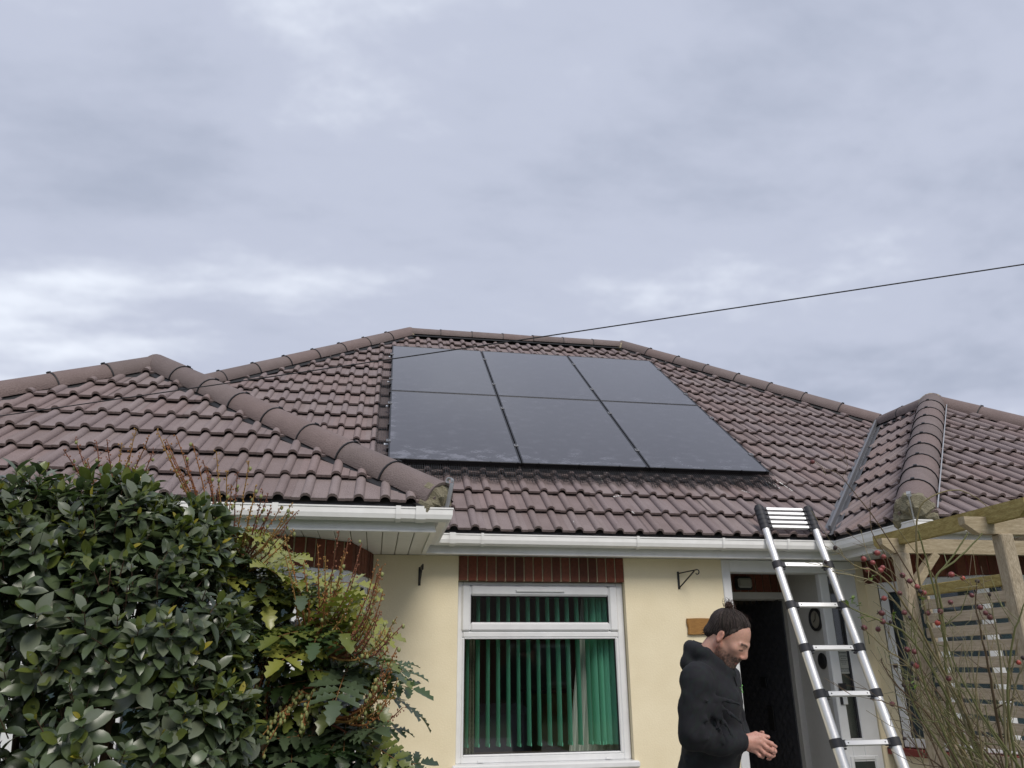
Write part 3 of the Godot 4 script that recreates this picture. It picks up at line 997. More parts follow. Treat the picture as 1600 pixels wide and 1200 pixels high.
# ---------- the two bow windows ----------
func bow(h: Node3D, side: int) -> void:
	var b := group_part("bow_window", h)
	# plan of the right half of the left bow; the right bow is its mirror image
	var plan := [Vector2(-0.046, 0.0), Vector2(-0.066, 0.13), Vector2(-0.19, 0.58), Vector2(-0.47, 0.78), Vector2(-0.95, 0.86), Vector2(-1.45, 0.89), Vector2(-1.95, 0.90), Vector2(-2.45, 0.89), Vector2(-2.95, 0.86), Vector2(-3.43, 0.78), Vector2(-3.71, 0.58), Vector2(-3.80, 0.30), Vector2(-3.83, 0.17), Vector2(-3.85, 0.0)]
	var pts := []
	for q in plan:
		pts.append(Vector3(q.x if side < 0 else 3.915 - q.x, 0, q.y))
	var rd: Material = mats.render
	var out_at := func(i: int) -> Vector3:
		var d: Vector3 = (pts[i + 1] - pts[i]).normalized()
		var n := d.cross(Vector3.UP)
		if n.dot(Vector3((pts[0].x + pts[13].x) * 0.5, 0, -0.2) - pts[i]) > 0.0: n = -n
		return n
	var red: Material = grained(51, Vector3(0.17, 0.028, 0.022), Vector3(0.24, 0.045, 0.035), 0.02, 0.15, 0.4, 1.0, 0.6)
	var head := group_part("bow_lintel", h)
	var mb := MB.new()
	var wl := MB.new()
	var sl := MB.new()
	for i in 13:
		var n: Vector3 = out_at.call(i)
		var a: Vector3 = pts[i]
		var c: Vector3 = pts[i + 1]
		var t := n * 0.2
		var up := Vector3.UP
		# wall below the sill, mortar bed behind the bricks
		wl.quad(a, c, c + up * 0.84, a + up * 0.84, n)
		wl.quad(a - t, c - t, c - t + up * 0.84, a - t + up * 0.84, -n)
		mb.quad(a + up * 2.10, c + up * 2.10, c + up * 2.284, a + up * 2.284, n)
		mb.quad(a - t + up * 2.10, c - t + up * 2.10, c - t + up * 2.284, a - t + up * 2.284, -n)
		mb.quad(a + up * 2.10, c + up * 2.10, c - t + up * 2.10, a - t + up * 2.10, -up)
		sl.quad(a + up * 0.90 - t, c + up * 0.90 - t, c + up * 0.885 + n * 0.04, a + up * 0.885 + n * 0.04, up)
		sl.quad(a + up * 0.84 + n * 0.04, c + up * 0.84 + n * 0.04, c + up * 0.885 + n * 0.04, a + up * 0.885 + n * 0.04, n)
		sl.quad(a + up * 0.84 + n * 0.04, c + up * 0.84 + n * 0.04, c + up * 0.84 - n * 0.02, a + up * 0.84 - n * 0.02, -up)
		if i == 0:
			wl.quad(a, c, c + up * 2.10, a + up * 2.10, n)
			continue
		if i > 8:
			continue
		# one framed light in each facet
		var len_ := a.distance_to(c)
		var d := (c - a) / len_
		var x := Transform3D(Basis(d, up, n) if d.cross(up).dot(n) > 0.0 else Basis(-d, up, n), a if d.cross(up).dot(n) > 0.0 else c)
		x.origin -= n * 0.034
		var fm := MB.new()
		var wfr := 0.05 if i > 1 else 0.075
		fm.bx(Vector3(0, 0.895, -0.04), Vector3(wfr, 2.10, 0.03), 0.006)
		fm.bx(Vector3(len_ - wfr, 0.895, -0.04), Vector3(len_, 2.10, 0.03), 0.006)
		fm.bx(Vector3(wfr - 0.002, 2.02, -0.04), Vector3(len_ - wfr + 0.002, 2.099, 0.029), 0.006)
		fm.bx(Vector3(wfr - 0.002, 0.896, -0.04), Vector3(len_ - wfr + 0.002, 0.965, 0.029), 0.006)
		var fo := part("frame", b, fm.mesh(mats.upvc))
		fo.global_transform = x
		var gm := MB.new()
		gm.bx(Vector3(wfr, 0.965, -0.012), Vector3(len_ - wfr, 2.02, -0.008))
		part("pane", b, gm.mesh(glass_pane(0.55, Color(0.26, 0.33, 0.36)))).global_transform = x
		if len_ > 2.0 * wfr + 0.02:
			var km := MB.new()
			km.bx(Vector3(wfr, 0.965, -0.01), Vector3(wfr + 0.007, 2.02, 0.022))
			km.bx(Vector3(len_ - wfr - 0.007, 0.965, -0.01), Vector3(len_ - wfr, 2.02, 0.022))
			km.bx(Vector3(wfr, 0.965, -0.01), Vector3(len_ - wfr, 0.971, 0.0215))
			km.bx(Vector3(wfr, 2.014, -0.01), Vector3(len_ - wfr, 2.02, 0.0215))
			part("gasket", b, km.mesh(mats.rubber)).global_transform = x
	world_part("wall_section", b, wl.mesh(rd))
	world_part("sill", b, sl.mesh(red))
	world_part("mortar_bed", head, mb.mesh(mats.mortar_light if side < 0 else red))
	# soldier bricks follow the curve
	var bms := []
	for mt in mats.brick:
		var m := MB.new()
		m.bx(Vector3(-0.031, 0, -0.04), Vector3(0.031, 0.182, 0.005), 0.003)
		bms.append(m.mesh(mt))
	var run := 0.036
	for i in 9:
		var n: Vector3 = out_at.call(i)
		var l: float = pts[i].distance_to(pts[i + 1])
		var d: Vector3 = (pts[i + 1] - pts[i]) / l
		while run < l:
			var bs := Basis(Vector3.UP.cross(n), Vector3.UP, n)
			part("brick", head, bms[rng.randi() % 4]).global_transform = Transform3D(bs, pts[i] + d * run + Vector3(0, 2.1, 0) + n * rng.randf_range(0.0, 0.003))
			run += 0.0725
		run -= l
	# the bay room behind stays dark
	var rm := MB.new()
	var x0: float = minf(pts[0].x, pts[13].x)
	var x1: float = maxf(pts[0].x, pts[13].x)
	rm.quad(Vector3(x0, 0.3, -2.2), Vector3(x1, 0.3, -2.2), Vector3(x1, 2.29, -2.2), Vector3(x0, 2.29, -2.2), Vector3(0, 0, 1))
	rm.quad(Vector3(x0, 0.3, -2.2), Vector3(x1, 0.3, -2.2), Vector3(x1, 0.3, 0.6), Vector3(x0, 0.3, 0.6), Vector3(0, 1, 0))
	world_part("room_lining", b, rm.mesh(mats.inner))

# ---------- solar panels ----------
func panel_glass(seed_: int, dusty: float) -> StandardMaterial3D:
	# dark cells under glass, with a film of dust and dried streaks gathered along the lower edge
	var w := 256
	var h := 384
	var a := FastNoiseLite.new()
	a.seed = seed_; a.frequency = 0.02; a.fractal_octaves = 5
	var b := FastNoiseLite.new()
	b.seed = seed_ + 50; b.frequency = 0.11; b.fractal_octaves = 3
	var im := Image.create(w, h, false, Image.FORMAT_RGB8)
	var ro := Image.create(w, h, false, Image.FORMAT_L8)
	for y in h:
		for x in w:
			var low := float(y) / h
			var patch := a.get_noise_2d(x * 1.0, y * 2.2)
			var fine := b.get_noise_2d(x * 1.0, y * 1.6)
			var edge := maxf(smoothstep(0.78, 0.97, low), smoothstep(0.07, 0.0, float(x) / w) * 0.8) * dusty
			var d := clampf((patch + 0.45 * fine) * 1.8 - 0.35 + edge * 0.55, 0.0, 1.0) * (0.25 + 0.75 * edge)
			var film := 0.012 + 0.002 * patch
			var lin := Vector3(0.020, 0.020, 0.025) + Vector3(1.15, 0.95, 0.98) * film + Vector3(0.10, 0.105, 0.125) * d
			im.set_pixel(x, y, srgb(lin.x, lin.y, lin.z))
			ro.set_pixel(x, y, Color(1, 1, 1) * clampf(0.12 + 0.01 * patch + 0.4 * d, 0.04, 0.7))
	var m := StandardMaterial3D.new()
	m.albedo_texture = ImageTexture.create_from_image(im)
	m.roughness_texture = ImageTexture.create_from_image(ro)
	m.roughness = 1.0
	m.metallic_specular = 0.5
	m.clearcoat_enabled = true
	m.clearcoat = 0.6
	m.clearcoat_roughness = 0.06
	return m
const ARRAY_U0 := 0.030
const ARRAY_V0 := 1.005
const PANEL := Vector2(1.150, 1.795)
const PANEL_GAP := Vector2(0.010, 0.012)
const PANEL_H := 0.122
func solar_array() -> void:
	var f := main_face
	var sheets := [panel_glass(3, 1.0), panel_glass(14, 0.5), panel_glass(27, 0.4), panel_glass(35, 0.15), panel_glass(41, 0.12), panel_glass(58, 0.25)]
	var black := plain(0.010, 0.010, 0.012, 0.35, 0.3)
	var w := PANEL.x
	var l := PANEL.y
	var gm := MB.new()
	gm.quadt(Vector3(0.012, 0.033, -l + 0.012), Vector3(w - 0.012, 0.033, -l + 0.012), Vector3(w - 0.012, 0.033, -0.012), Vector3(0.012, 0.033, -0.012), Vector3.UP)
	var fm := MB.new()
	fm.bx(Vector3(0, 0, -l), Vector3(0.014, 0.0355, 0), 0.0015)
	fm.bx(Vector3(w - 0.014, 0, -l), Vector3(w, 0.0355, 0), 0.0015)
	fm.bx(Vector3(0.0135, 0, -0.014), Vector3(w - 0.0135, 0.035, -0.0003), 0.0015)
	fm.bx(Vector3(0.0135, 0, -l + 0.0003), Vector3(w - 0.0135, 0.035, -l + 0.014), 0.0015)
	var fmesh := fm.mesh(black)
	var bm := MB.new()
	bm.quad(Vector3(0.012, 0.004, -l + 0.012), Vector3(w - 0.012, 0.004, -l + 0.012), Vector3(w - 0.012, 0.004, -0.012), Vector3(0.012, 0.004, -0.012), Vector3.DOWN)
	var bmesh := bm.mesh(black)
	var cm := MB.new()
	cm.bx(Vector3(-0.024, 0.030, -0.025), Vector3(0.018, 0.0405, 0.025), 0.002)
	cm.bx(Vector3(-0.010, 0.040, -0.006), Vector3(0.001, 0.047, 0.006))
	var cmesh := cm.mesh(mats.lead)
	var where := ["at the end next to the bay roof", "in the middle of the row", "at the end towards the ladder wing"]
	for r in 2:
		for c in 3:
			var at := Vector2(ARRAY_U0 + c * (w + PANEL_GAP.x), ARRAY_V0 + r * (l + PANEL_GAP.y))
			var lab := "%s black solar panel %s" % ["lower-row" if r == 0 else "upper-row below the ridge,", where[c]]
			var p := thing("solar_panel", lab, "solar panel", f.at(at, PANEL_H - 0.033), "solar panels on the main roof")
			p.basis = f.basis()
			part("frame", p, fmesh)
			part("glass", p, gm.mesh(sheets[r * 3 + c]))
			part("backing", p, bmesh)
			for k in [0.22, 0.78]:
				part("clamp", p, cmesh, Transform3D(Basis(), Vector3(0.002, 0, -l * k)))
				if c == 2:
					part("clamp", p, cmesh, Transform3D(Basis(Vector3.UP, PI), Vector3(w - 0.002, 0, -l * k)))
			for k in [0.12, 0.44, 0.76, 0.97]:     # clips that hold the netting to the outer edges
				var km := MB.new()
				if r == 0:
					km.bx(Vector3(w * k, 0.012, -0.006), Vector3(w * k + 0.012, 0.042, 0.012), 0.001)
				if c == 0:
					km.bx(Vector3(-0.016, 0.0, -l * k), Vector3(0.004, 0.042, -l * k + 0.012), 0.001)
				if c == 2:
					km.bx(Vector3(w - 0.004, 0.0, -l * k), Vector3(w + 0.016, 0.042, -l * k + 0.012), 0.001)
				if not km.v.is_empty():
					part("netting_clip", p, km.mesh(black))
	# mounting rails under the panels
	for r in 2:
		for k in [0.22, 0.78]:
			var v: float = ARRAY_V0 + r * (l + PANEL_GAP.y) + l * k
			var m := MB.new()
			m.bar(f.at(Vector2(ARRAY_U0 - 0.04, v), 0.084), f.at(Vector2(ARRAY_U0 + 3 * w + 0.06, v), 0.084), 0.035, 0.012, f.n)
			var o := MeshInstance3D.new()
			o.name = numbered("mounting_rail")
			o.mesh = m.mesh(mats.alu_flat)
			add_child(o)
			tag(o, ["lower", "upper"][r] + "-row panel mounting rail nearer its " + ["lower edge", "upper edge"][int(k > 0.5)], "rail", "aluminium rails under the solar panels")
	# black bird netting round the array
	var n := thing("bird_netting", "black wire bird netting skirting the edge of the solar panels", "netting", f.at(Vector2(1.8, ARRAY_V0)))
	var u0 := ARRAY_U0
	var u1 := ARRAY_U0 + 3 * w + 2 * PANEL_GAP.x
	var v0 := ARRAY_V0
	var v1 := ARRAY_V0 + 2 * l + PANEL_GAP.y
	var wire := 0.0023
	var roll := func(u: float) -> float:      # height of the tile under a point
		var k := fposmod(u + 2.72, TILE_W / 2.0) - TILE_W / 4.0
		return 0.02 + (0.036 * sqrt(maxf(0.0, 1.0 - k * k / 0.0013)) if absf(k) < 0.036 else 0.0)
	var m := MB.new()
	var strip := func(into: MB, a: Vector3, b: Vector3, r: float) -> void:
		into.bar(a, b, r * 2.0, r * 2.0, f.n)
	var count := 180
	for i in count:
		var u := u0 + (u1 - u0) * i / (count - 1.0)
		var reach := 0.21 + 0.03 * sin(i * 0.7)
		var mid := f.at(Vector2(u, v0 - 0.05), 0.088)
		strip.call(m, f.at(Vector2(u, v0 + 0.02), PANEL_H - 0.035), mid, wire)
		strip.call(m, mid, f.at(Vector2(u + 0.004 * sin(i * 1.9), v0 - reach), 0.025 + roll.call(u)), wire)
	for j in 8:
		var k := j / 7.0
		for i in 48:
			var ua := u0 + (u1 - u0) * i / 48.0
			var ub := u0 + (u1 - u0) * (i + 1) / 48.0
			strip.call(m, f.at(Vector2(ua, v0 - 0.05 - 0.15 * k), lerpf(0.088, 0.03 + roll.call(ua), k)), f.at(Vector2(ub, v0 - 0.05 - 0.15 * k), lerpf(0.088, 0.03 + roll.call(ub), k)), wire * 0.8)
	world_part("lower_skirt", n, m.mesh(mats.black))
	for side in 2:
		m = MB.new()
		var ue := u0 if side == 0 else u1
		var sg := -1.0 if side == 0 else 1.0
		var wide := 0.115 if side == 0 else 0.06
		for i in 110:
			var v := v0 + (v1 - v0) * i / 174.0
			strip.call(m, f.at(Vector2(ue, v), PANEL_H - 0.03), f.at(Vector2(ue + sg * wide, v), 0.082), wire * 0.55)
		for j in 6:
			var k := j / 5.0
			strip.call(m, f.at(Vector2(ue + sg * wide * k, v0), lerpf(PANEL_H - 0.03, 0.082, k)), f.at(Vector2(ue + sg * wide * k, v1), lerpf(PANEL_H - 0.03, 0.082, k)), wire * 0.5)
		world_part("side_skirt", n, m.mesh(mats.black))

func overhead_wire() -> void:
	var a := pd(0, 650, 4.6)
	var b := pd(1600, 413, 3.4)
	var d := b - a
	var pts := []
	for i in 41:
		var t := -0.9 + 2.8 * i / 40.0
		pts.append(a + d * t + Vector3(0, -0.006 * (1.0 - pow(2.0 * t - 1.0, 2.0)), 0))
	var m := MB.new()
	m.tube(pts, [0.0031], 6)
	var o := MeshInstance3D.new()
	o.name = "telephone_wire"
	o.mesh = m.mesh(plain(0.012, 0.012, 0.014, 0.6))
	add_child(o)
	tag(o, "thin black telephone wire slung across in front of the roof", "wire")

# ---------- things fixed to the front wall ----------
func wall_fittings() -> void:
	for k in 2:
		var at: Vector3 = [Vector3(0.306, 2.09, 0.0), Vector3(2.345, 2.08, 0.0)][k]
		var t := thing("basket_bracket", ["short black iron bracket on the wall between bow window and front window", "black scrolled iron basket bracket above the wooden name board"][k], "bracket", at, "hanging basket brackets on the front wall")
		var m := MB.new()
		m.bx(Vector3(-0.009, -0.03, 0.0), Vector3(0.009, 0.105, 0.006), 0.002)
		part("back_plate", t, m.mesh(mats.iron))
		m = MB.new()
		var arm: float = 0.21
		var dir := Vector3(0.05, 0, 1).normalized() if k == 0 else Vector3(0.42, 0, 1).normalized()
		m.bar(Vector3(0, 0.09, 0.004), Vector3(0, 0.10, 0.0) + dir * arm, 0.010, 0.008)
		part("arm", t, m.mesh(mats.iron))
		m = MB.new()
		m.bar(Vector3(0, -0.022, 0.005), Vector3(0, 0.092, 0.0) + dir * arm * 0.85, 0.009, 0.007)
		part("strut", t, m.mesh(mats.iron))
		m = MB.new()
		var pts := []
		for j in 11:
			var an := PI * 0.5 - j * 0.42
			pts.append(Vector3(0, 0.082, 0) + dir * (arm + cos(an) * 0.018) + Vector3(0, sin(an) * 0.018, 0))
		m.tube(pts, [0.0045], 5)
		part("hook", t, m.mesh(mats.iron))
	# wooden name board
	var wood := wood_mat(61, Vector3(0.20, 0.095, 0.022), Vector3(0.40, 0.21, 0.058), Vector3(3, 26, 3))
	var bm := MB.new()
	var outline := [Vector2(0, 0.004), Vector2(0.03, 0.0), Vector2(0.12, 0.003), Vector2(0.28, 0.0), Vector2(0.42, 0.004), Vector2(0.43, 0.03), Vector2(0.425, 0.08), Vector2(0.43, 0.115), Vector2(0.30, 0.12), Vector2(0.10, 0.124), Vector2(0.0, 0.121), Vector2(-0.003, 0.09), Vector2(0.005, 0.05), Vector2(0.002, 0.025)]
	var c := Vector2(0.21, 0.06)
	for i in outline.size():
		var p: Vector2 = outline[i]
		var q: Vector2 = outline[(i + 1) % outline.size()]
		var pi_ := p.lerp(c, 0.03)
		var qi := q.lerp(c, 0.03)
		bm.tri(Vector3(pi_.x, pi_.y, 0.022), Vector3(qi.x, qi.y, 0.022), Vector3(c.x, c.y, 0.022), Vector3(0, 0, 1))
		bm.quad(Vector3(p.x, p.y, 0.016), Vector3(q.x, q.y, 0.016), Vector3(qi.x, qi.y, 0.022), Vector3(pi_.x, pi_.y, 0.022), Vector3(p.x - c.x, p.y - c.y, 0.3))
		bm.quad(Vector3(p.x, p.y, 0.0), Vector3(q.x, q.y, 0.0), Vector3(q.x, q.y, 0.016), Vector3(p.x, p.y, 0.016), Vector3(p.x - c.x, p.y - c.y, 0))
	var bo := MeshInstance3D.new()
	bo.name = "name_board"
	bo.mesh = bm.mesh(wood)
	add_child(bo)
	bo.position = Vector3(2.383, 1.707, 0.002)
	tag(bo, "rough-edged varnished wooden board on the cream wall beside the porch", "sign")
	# bulkhead lamp, unlit, in the porch
	var l := thing("bulkhead_lamp", "unlit oblong bulkhead lamp on the dark bricks inside the porch", "lamp", Vector3(3.165, 2.10, -0.582))
	var m := MB.new()
	m.bx(Vector3(-0.075, 0, 0), Vector3(0.085, 0.115, 0.03), 0.012)
	part("body", l, m.mesh(mats.iron))
	m = MB.new()
	m.bx(Vector3(-0.060, 0.016, 0.028), Vector3(0.070, 0.100, 0.062), 0.018)
	part("diffuser", l, m.mesh(plain(0.34, 0.34, 0.31, 0.25)))
	# round wall clock and a hook on the porch side wall
	var k := thing("wall_clock", "round dark-rimmed clock on the pale side wall of the porch", "clock", Vector3(3.618, 1.835, -0.225))
	m = MB.new()
	var rim := []
	for j in 25:
		rim.append(Vector3(-0.012, cos(TAU * j / 24.0) * 0.082, sin(TAU * j / 24.0) * 0.082))
	m.tube(rim, [0.013], 6, false)
	part("rim", k, m.mesh(mats.black))
	m = MB.new()
	for j in 24:
		var a0 := TAU * j / 24.0
		var a1 := TAU * (j + 1) / 24.0
		m.tri(Vector3(-0.010, 0, 0), Vector3(-0.010, cos(a0) * 0.08, sin(a0) * 0.08), Vector3(-0.010, cos(a1) * 0.08, sin(a1) * 0.08), Vector3(-1, 0, 0))
	part("face", k, m.mesh(plain(0.30, 0.28, 0.23, 0.4)))
	m = MB.new()
	m.bar(Vector3(-0.013, 0, 0), Vector3(-0.013, 0.05, 0.012), 0.005, 0.003, Vector3.RIGHT)
	m.bar(Vector3(-0.0135, 0, 0), Vector3(-0.0135, -0.02, -0.032), 0.006, 0.003, Vector3.RIGHT)
	part("hands", k, m.mesh(mats.black))
	var pl := thing("wall_plaque", "small round black plaque below the clock in the porch", "plaque", Vector3(3.618, 1.51, -0.215))
	m = MB.new()
	m.ball(Vector3(-0.004, 0, 0), Vector3(0.020, 0.062, 0.058), 14, 8)
	part("disc", pl, m.mesh(mats.black))
	m = MB.new()
	var ring := []
	for j in 17:
		ring.append(Vector3(-0.008, cos(TAU * j / 16.0) * 0.056, sin(TAU * j / 16.0) * 0.052))
	m.tube(ring, [0.008], 5, false)
	part("rim", pl, m.mesh(mats.black))
	# paper notice in the glazed strip of the porch door
	var no := thing("paper_notice", "small printed paper notice stuck in the porch door glass", "notice", Vector3(3.648, 1.415, -0.036))
	m = MB.new()
	m.quadt(Vector3(0, 0.175, 0), Vector3(0.088, 0.175, 0), Vector3(0.088, 0, 0), Vector3(0, 0, 0), Vector3(0, 0, 1))
	var im := Image.create(64, 96, false, Image.FORMAT_RGB8)
	im.fill(Color(0.66, 0.67, 0.64))
	var r := RandomNumberGenerator.new()
	r.seed = 8
	for row in [[8, 5, 44], [20, 2, 36], [26, 2, 40], [34, 2, 30], [42, 2, 44], [48, 2, 38], [56, 2, 26]]:
		var x := 32 - int(row[2] / 2)
		while x < 32 + int(row[2] / 2):
			var wdt := r.randi_range(2, 7)
			im.fill_rect(Rect2i(x, row[0], wdt, row[1]), Color(0.16, 0.17, 0.18))
			x += wdt + 2
	im.fill_rect(Rect2i(4, 74, 56, 14), Color(0.46, 0.48, 0.47))
	for j in 8:
		im.fill_rect(Rect2i(7 + j * 6, 77 + (j % 3), 3, 8), Color(0.70, 0.71, 0.70))
	var nm := StandardMaterial3D.new()
	nm.albedo_texture = ImageTexture.create_from_image(im)
	nm.roughness = 0.7
	part("sheet", no, m.mesh(nm))

func wood_mat(seed_: int, lo: Vector3, hi: Vector3, scale_: Vector3) -> StandardMaterial3D:
	var m := grained(seed_, lo, hi, 0.02, 0.08, 0.45, 1.0, 0.75, 2.0)
	m.uv1_scale = scale_
	return m

# ---------- what shows through the front window ----------
func room_things() -> void:
	var b := thing("vertical_blind", "green vertical slat blind hanging open inside the front window", "blind", Vector3(1.24, 0.93, -0.24))
	var green := plain(0.15, 0.52, 0.34, 0.75)
	green.backlight_enabled = true
	green.backlight = Color(0.10, 0.30, 0.20)
	var m := MB.new()
	m.bx(Vector3(0.60, 2.02, -0.26), Vector3(1.90, 2.06, -0.21), 0.004)
	world_part("head_rail", b, m.mesh(mats.upvc))
	var sm := MB.new()
	var k := 8
	for i in k:
		var a := -0.0445 + 0.089 * i / k
		var c := -0.0445 + 0.089 * (i + 1) / k
		var ya := 0.006 * (1.0 - pow(a / 0.0445, 2.0))
		var yc := 0.006 * (1.0 - pow(c / 0.0445, 2.0))
		sm.quad(Vector3(a, 0, ya), Vector3(c, 0, yc), Vector3(c, 1.09, yc), Vector3(a, 1.09, ya), Vector3(0, 0, 1))
	sm.bx(Vector3(-0.043, -0.002, -0.003), Vector3(0.043, 0.022, 0.004), 0.001)
	var slat := sm.mesh(green)
	var xs := []
	for i in 14:
		xs.append(0.70 + i * 0.0785)
	for i in xs.size():
		var x: float = xs[i]
		# nearly edge on to the garden: each slat shows a narrow strip
		var turn := deg_to_rad(-76.0 - x * 3.0 + rng.randf_range(-3.0, 3.0))
		part("slat", b, slat).global_transform = Transform3D(Basis(Vector3.UP, turn), Vector3(x, 0.935 + rng.randf_range(-0.004, 0.004), -0.235))
	for i in 5:
		part("slat", b, slat).global_transform = Transform3D(Basis(Vector3.UP, deg_to_rad(-66.0 + 6 * i)), Vector3(1.69 + i * 0.042, 0.935, -0.235 + 0.004 * i))
	# sheer curtains at both sides
	var cur := plain(0.40, 0.46, 0.41, 0.9)
	cur.backlight_enabled = true
	cur.backlight = Color(0.25, 0.25, 0.24)
	for side in 2:
		var t := thing("curtain", ["patterned net curtain drawn aside behind the window's green blind, by the bow window", "pale curtain gathered behind the blind, by the porch"][side], "curtain", Vector3(0.65 if side == 0 else 1.80, 0.9, -0.34), "curtains in the front window")
		var cm := MB.new()
		var x0 := 0.60 if side == 0 else 1.64
		var wd := 0.17 if side == 0 else 0.28
		var n := 40
		for i in n:
			for j in 6:
				var q := []
				for e in [[i, j], [i + 1, j], [i + 1, j + 1], [i, j + 1]]:
					var u: float = e[0] / float(n)
					var v: float = e[1] / 6.0
					var flare := 1.0 + (0.55 * (1.0 - v) if side == 1 else 0.0)
					var xx := x0 + wd * u if side == 0 else 1.92 - wd * (1.0 - u) * flare
					q.append(Vector3(xx, 0.80 + 1.25 * v, -0.34 + 0.018 * sin(u * 42.0 + v * 0.8)))
				cm.quad(q[0], q[1], q[2], q[3], Vector3(0, 0, 1))
		var mt: Material = cur if side == 1 else grained(65, Vector3(0.04, 0.06, 0.03), Vector3(0.34, 0.34, 0.26), 0.05, 0.09, 0.6, 3.0, 0.9)
		world_part("cloth", t, cm.mesh(mt))
	# furniture in the dim room
	var bed := thing("armchair", "pale grey armchair in the dim room behind the window", "armchair", Vector3(1.1, 0.12, -1.6))
	m = MB.new()
	m.bx(Vector3(0.78, 0.12, -2.0), Vector3(1.55, 0.62, -1.2), 0.06)
	world_part("seat", bed, m.mesh(plain(0.30, 0.31, 0.36, 0.9)))
	m = MB.new()
	m.bx(Vector3(0.80, 0.55, -2.15), Vector3(1.53, 1.15, -1.9), 0.09)
	world_part("backrest", bed, m.mesh(plain(0.32, 0.33, 0.38, 0.9)))
	var cup := thing("cupboard", "yellow-green cupboard in the dim room behind the window", "cupboard", Vector3(1.95, 0.12, -2.6))
	m = MB.new()
	m.bx(Vector3(1.62, 0.12, -2.9), Vector3(2.20, 1.22, -2.5), 0.01)
	world_part("carcass", cup, m.mesh(plain(0.24, 0.25, 0.03, 0.6)))
	m = MB.new()
	m.bx(Vector3(1.60, 1.22, -2.92), Vector3(2.22, 1.25, -2.48), 0.006)
	world_part("top", cup, m.mesh(plain(0.18, 0.08, 0.03, 0.5)))
	var st := thing("window_table", "low table with a pale runner just inside the front window", "table", Vector3(1.2, 0.12, -0.75))
	m = MB.new()
	m.bx(Vector3(0.62, 0.80, -0.95), Vector3(1.75, 0.83, -0.50), 0.006)
	world_part("top", st, m.mesh(plain(0.22, 0.19, 0.16, 0.5)))
	for q in [Vector2(0.66, -0.90), Vector2(1.70, -0.90), Vector2(0.66, -0.55), Vector2(1.70, -0.55)]:
		m = MB.new()
		m.bx(Vector3(q.x - 0.02, 0.12, q.y - 0.02), Vector3(q.x + 0.02, 0.80, q.y + 0.02), 0.003)
		world_part("leg", st, m.mesh(plain(0.22, 0.19, 0.16, 0.5)))

# ---------- the house across the road, which the front window mirrors ----------
func neighbour() -> void:
	var h := thing("opposite_house", "red brick bungalow with a dark tiled roof facing the cream one across the road", "house", Vector3(4, 0, 20))
	var brick: Material = mats.brick[1]
	var m := MB.new()
	m.bx(Vector3(-4, 0, 19.2), Vector3(13, 2.5, 27))
	world_part("wall", h, m.mesh(brick))
	m = MB.new()
	m.quad(Vector3(-4.5, 2.45, 18.7), Vector3(13.5, 2.45, 18.7), Vector3(10, 6.0, 23), Vector3(-1, 6.0, 23), Vector3(0, 1, -1))
	m.quad(Vector3(-4.5, 2.45, 27.5), Vector3(13.5, 2.45, 27.5), Vector3(10, 6.0, 23), Vector3(-1, 6.0, 23), Vector3(0, 1, 1))
	m.tri(Vector3(-4.5, 2.45, 18.7), Vector3(-4.5, 2.45, 27.5), Vector3(-1, 6.0, 23), Vector3(-1, 1, 0))
	m.tri(Vector3(13.5, 2.45, 18.7), Vector3(13.5, 2.45, 27.5), Vector3(10, 6.0, 23), Vector3(1, 1, 0))
	world_part("roof", h, m.mesh(grained(91, Vector3(0.07, 0.05, 0.045), Vector3(0.13, 0.10, 0.09), 0.02, 0.2, 0.5, 1.0, 0.9)))
	for x in [-1.5, 4.2, 9.0]:
		var w := group_part("window", h)
		m = MB.new()
		m.bx(Vector3(x, 0.9, 19.12), Vector3(x + 2.0, 2.1, 19.2), 0.01)
		world_part("frame", w, m.mesh(mats.upvc))
		m = MB.new()
		m.bx(Vector3(x + 0.08, 0.98, 19.10), Vector3(x + 0.96, 2.02, 19.12))
		m.bx(Vector3(x + 1.04, 0.98, 19.10), Vector3(x + 1.92, 2.02, 19.12))
		world_part("pane", w, m.mesh(plain(0.02, 0.025, 0.03, 0.05)))
	m = MB.new()
	m.bx(Vector3(7.2, 0, 19.12), Vector3(8.1, 2.05, 19.2), 0.01)
	world_part("door", h, m.mesh(plain(0.05, 0.02, 0.02, 0.4)))

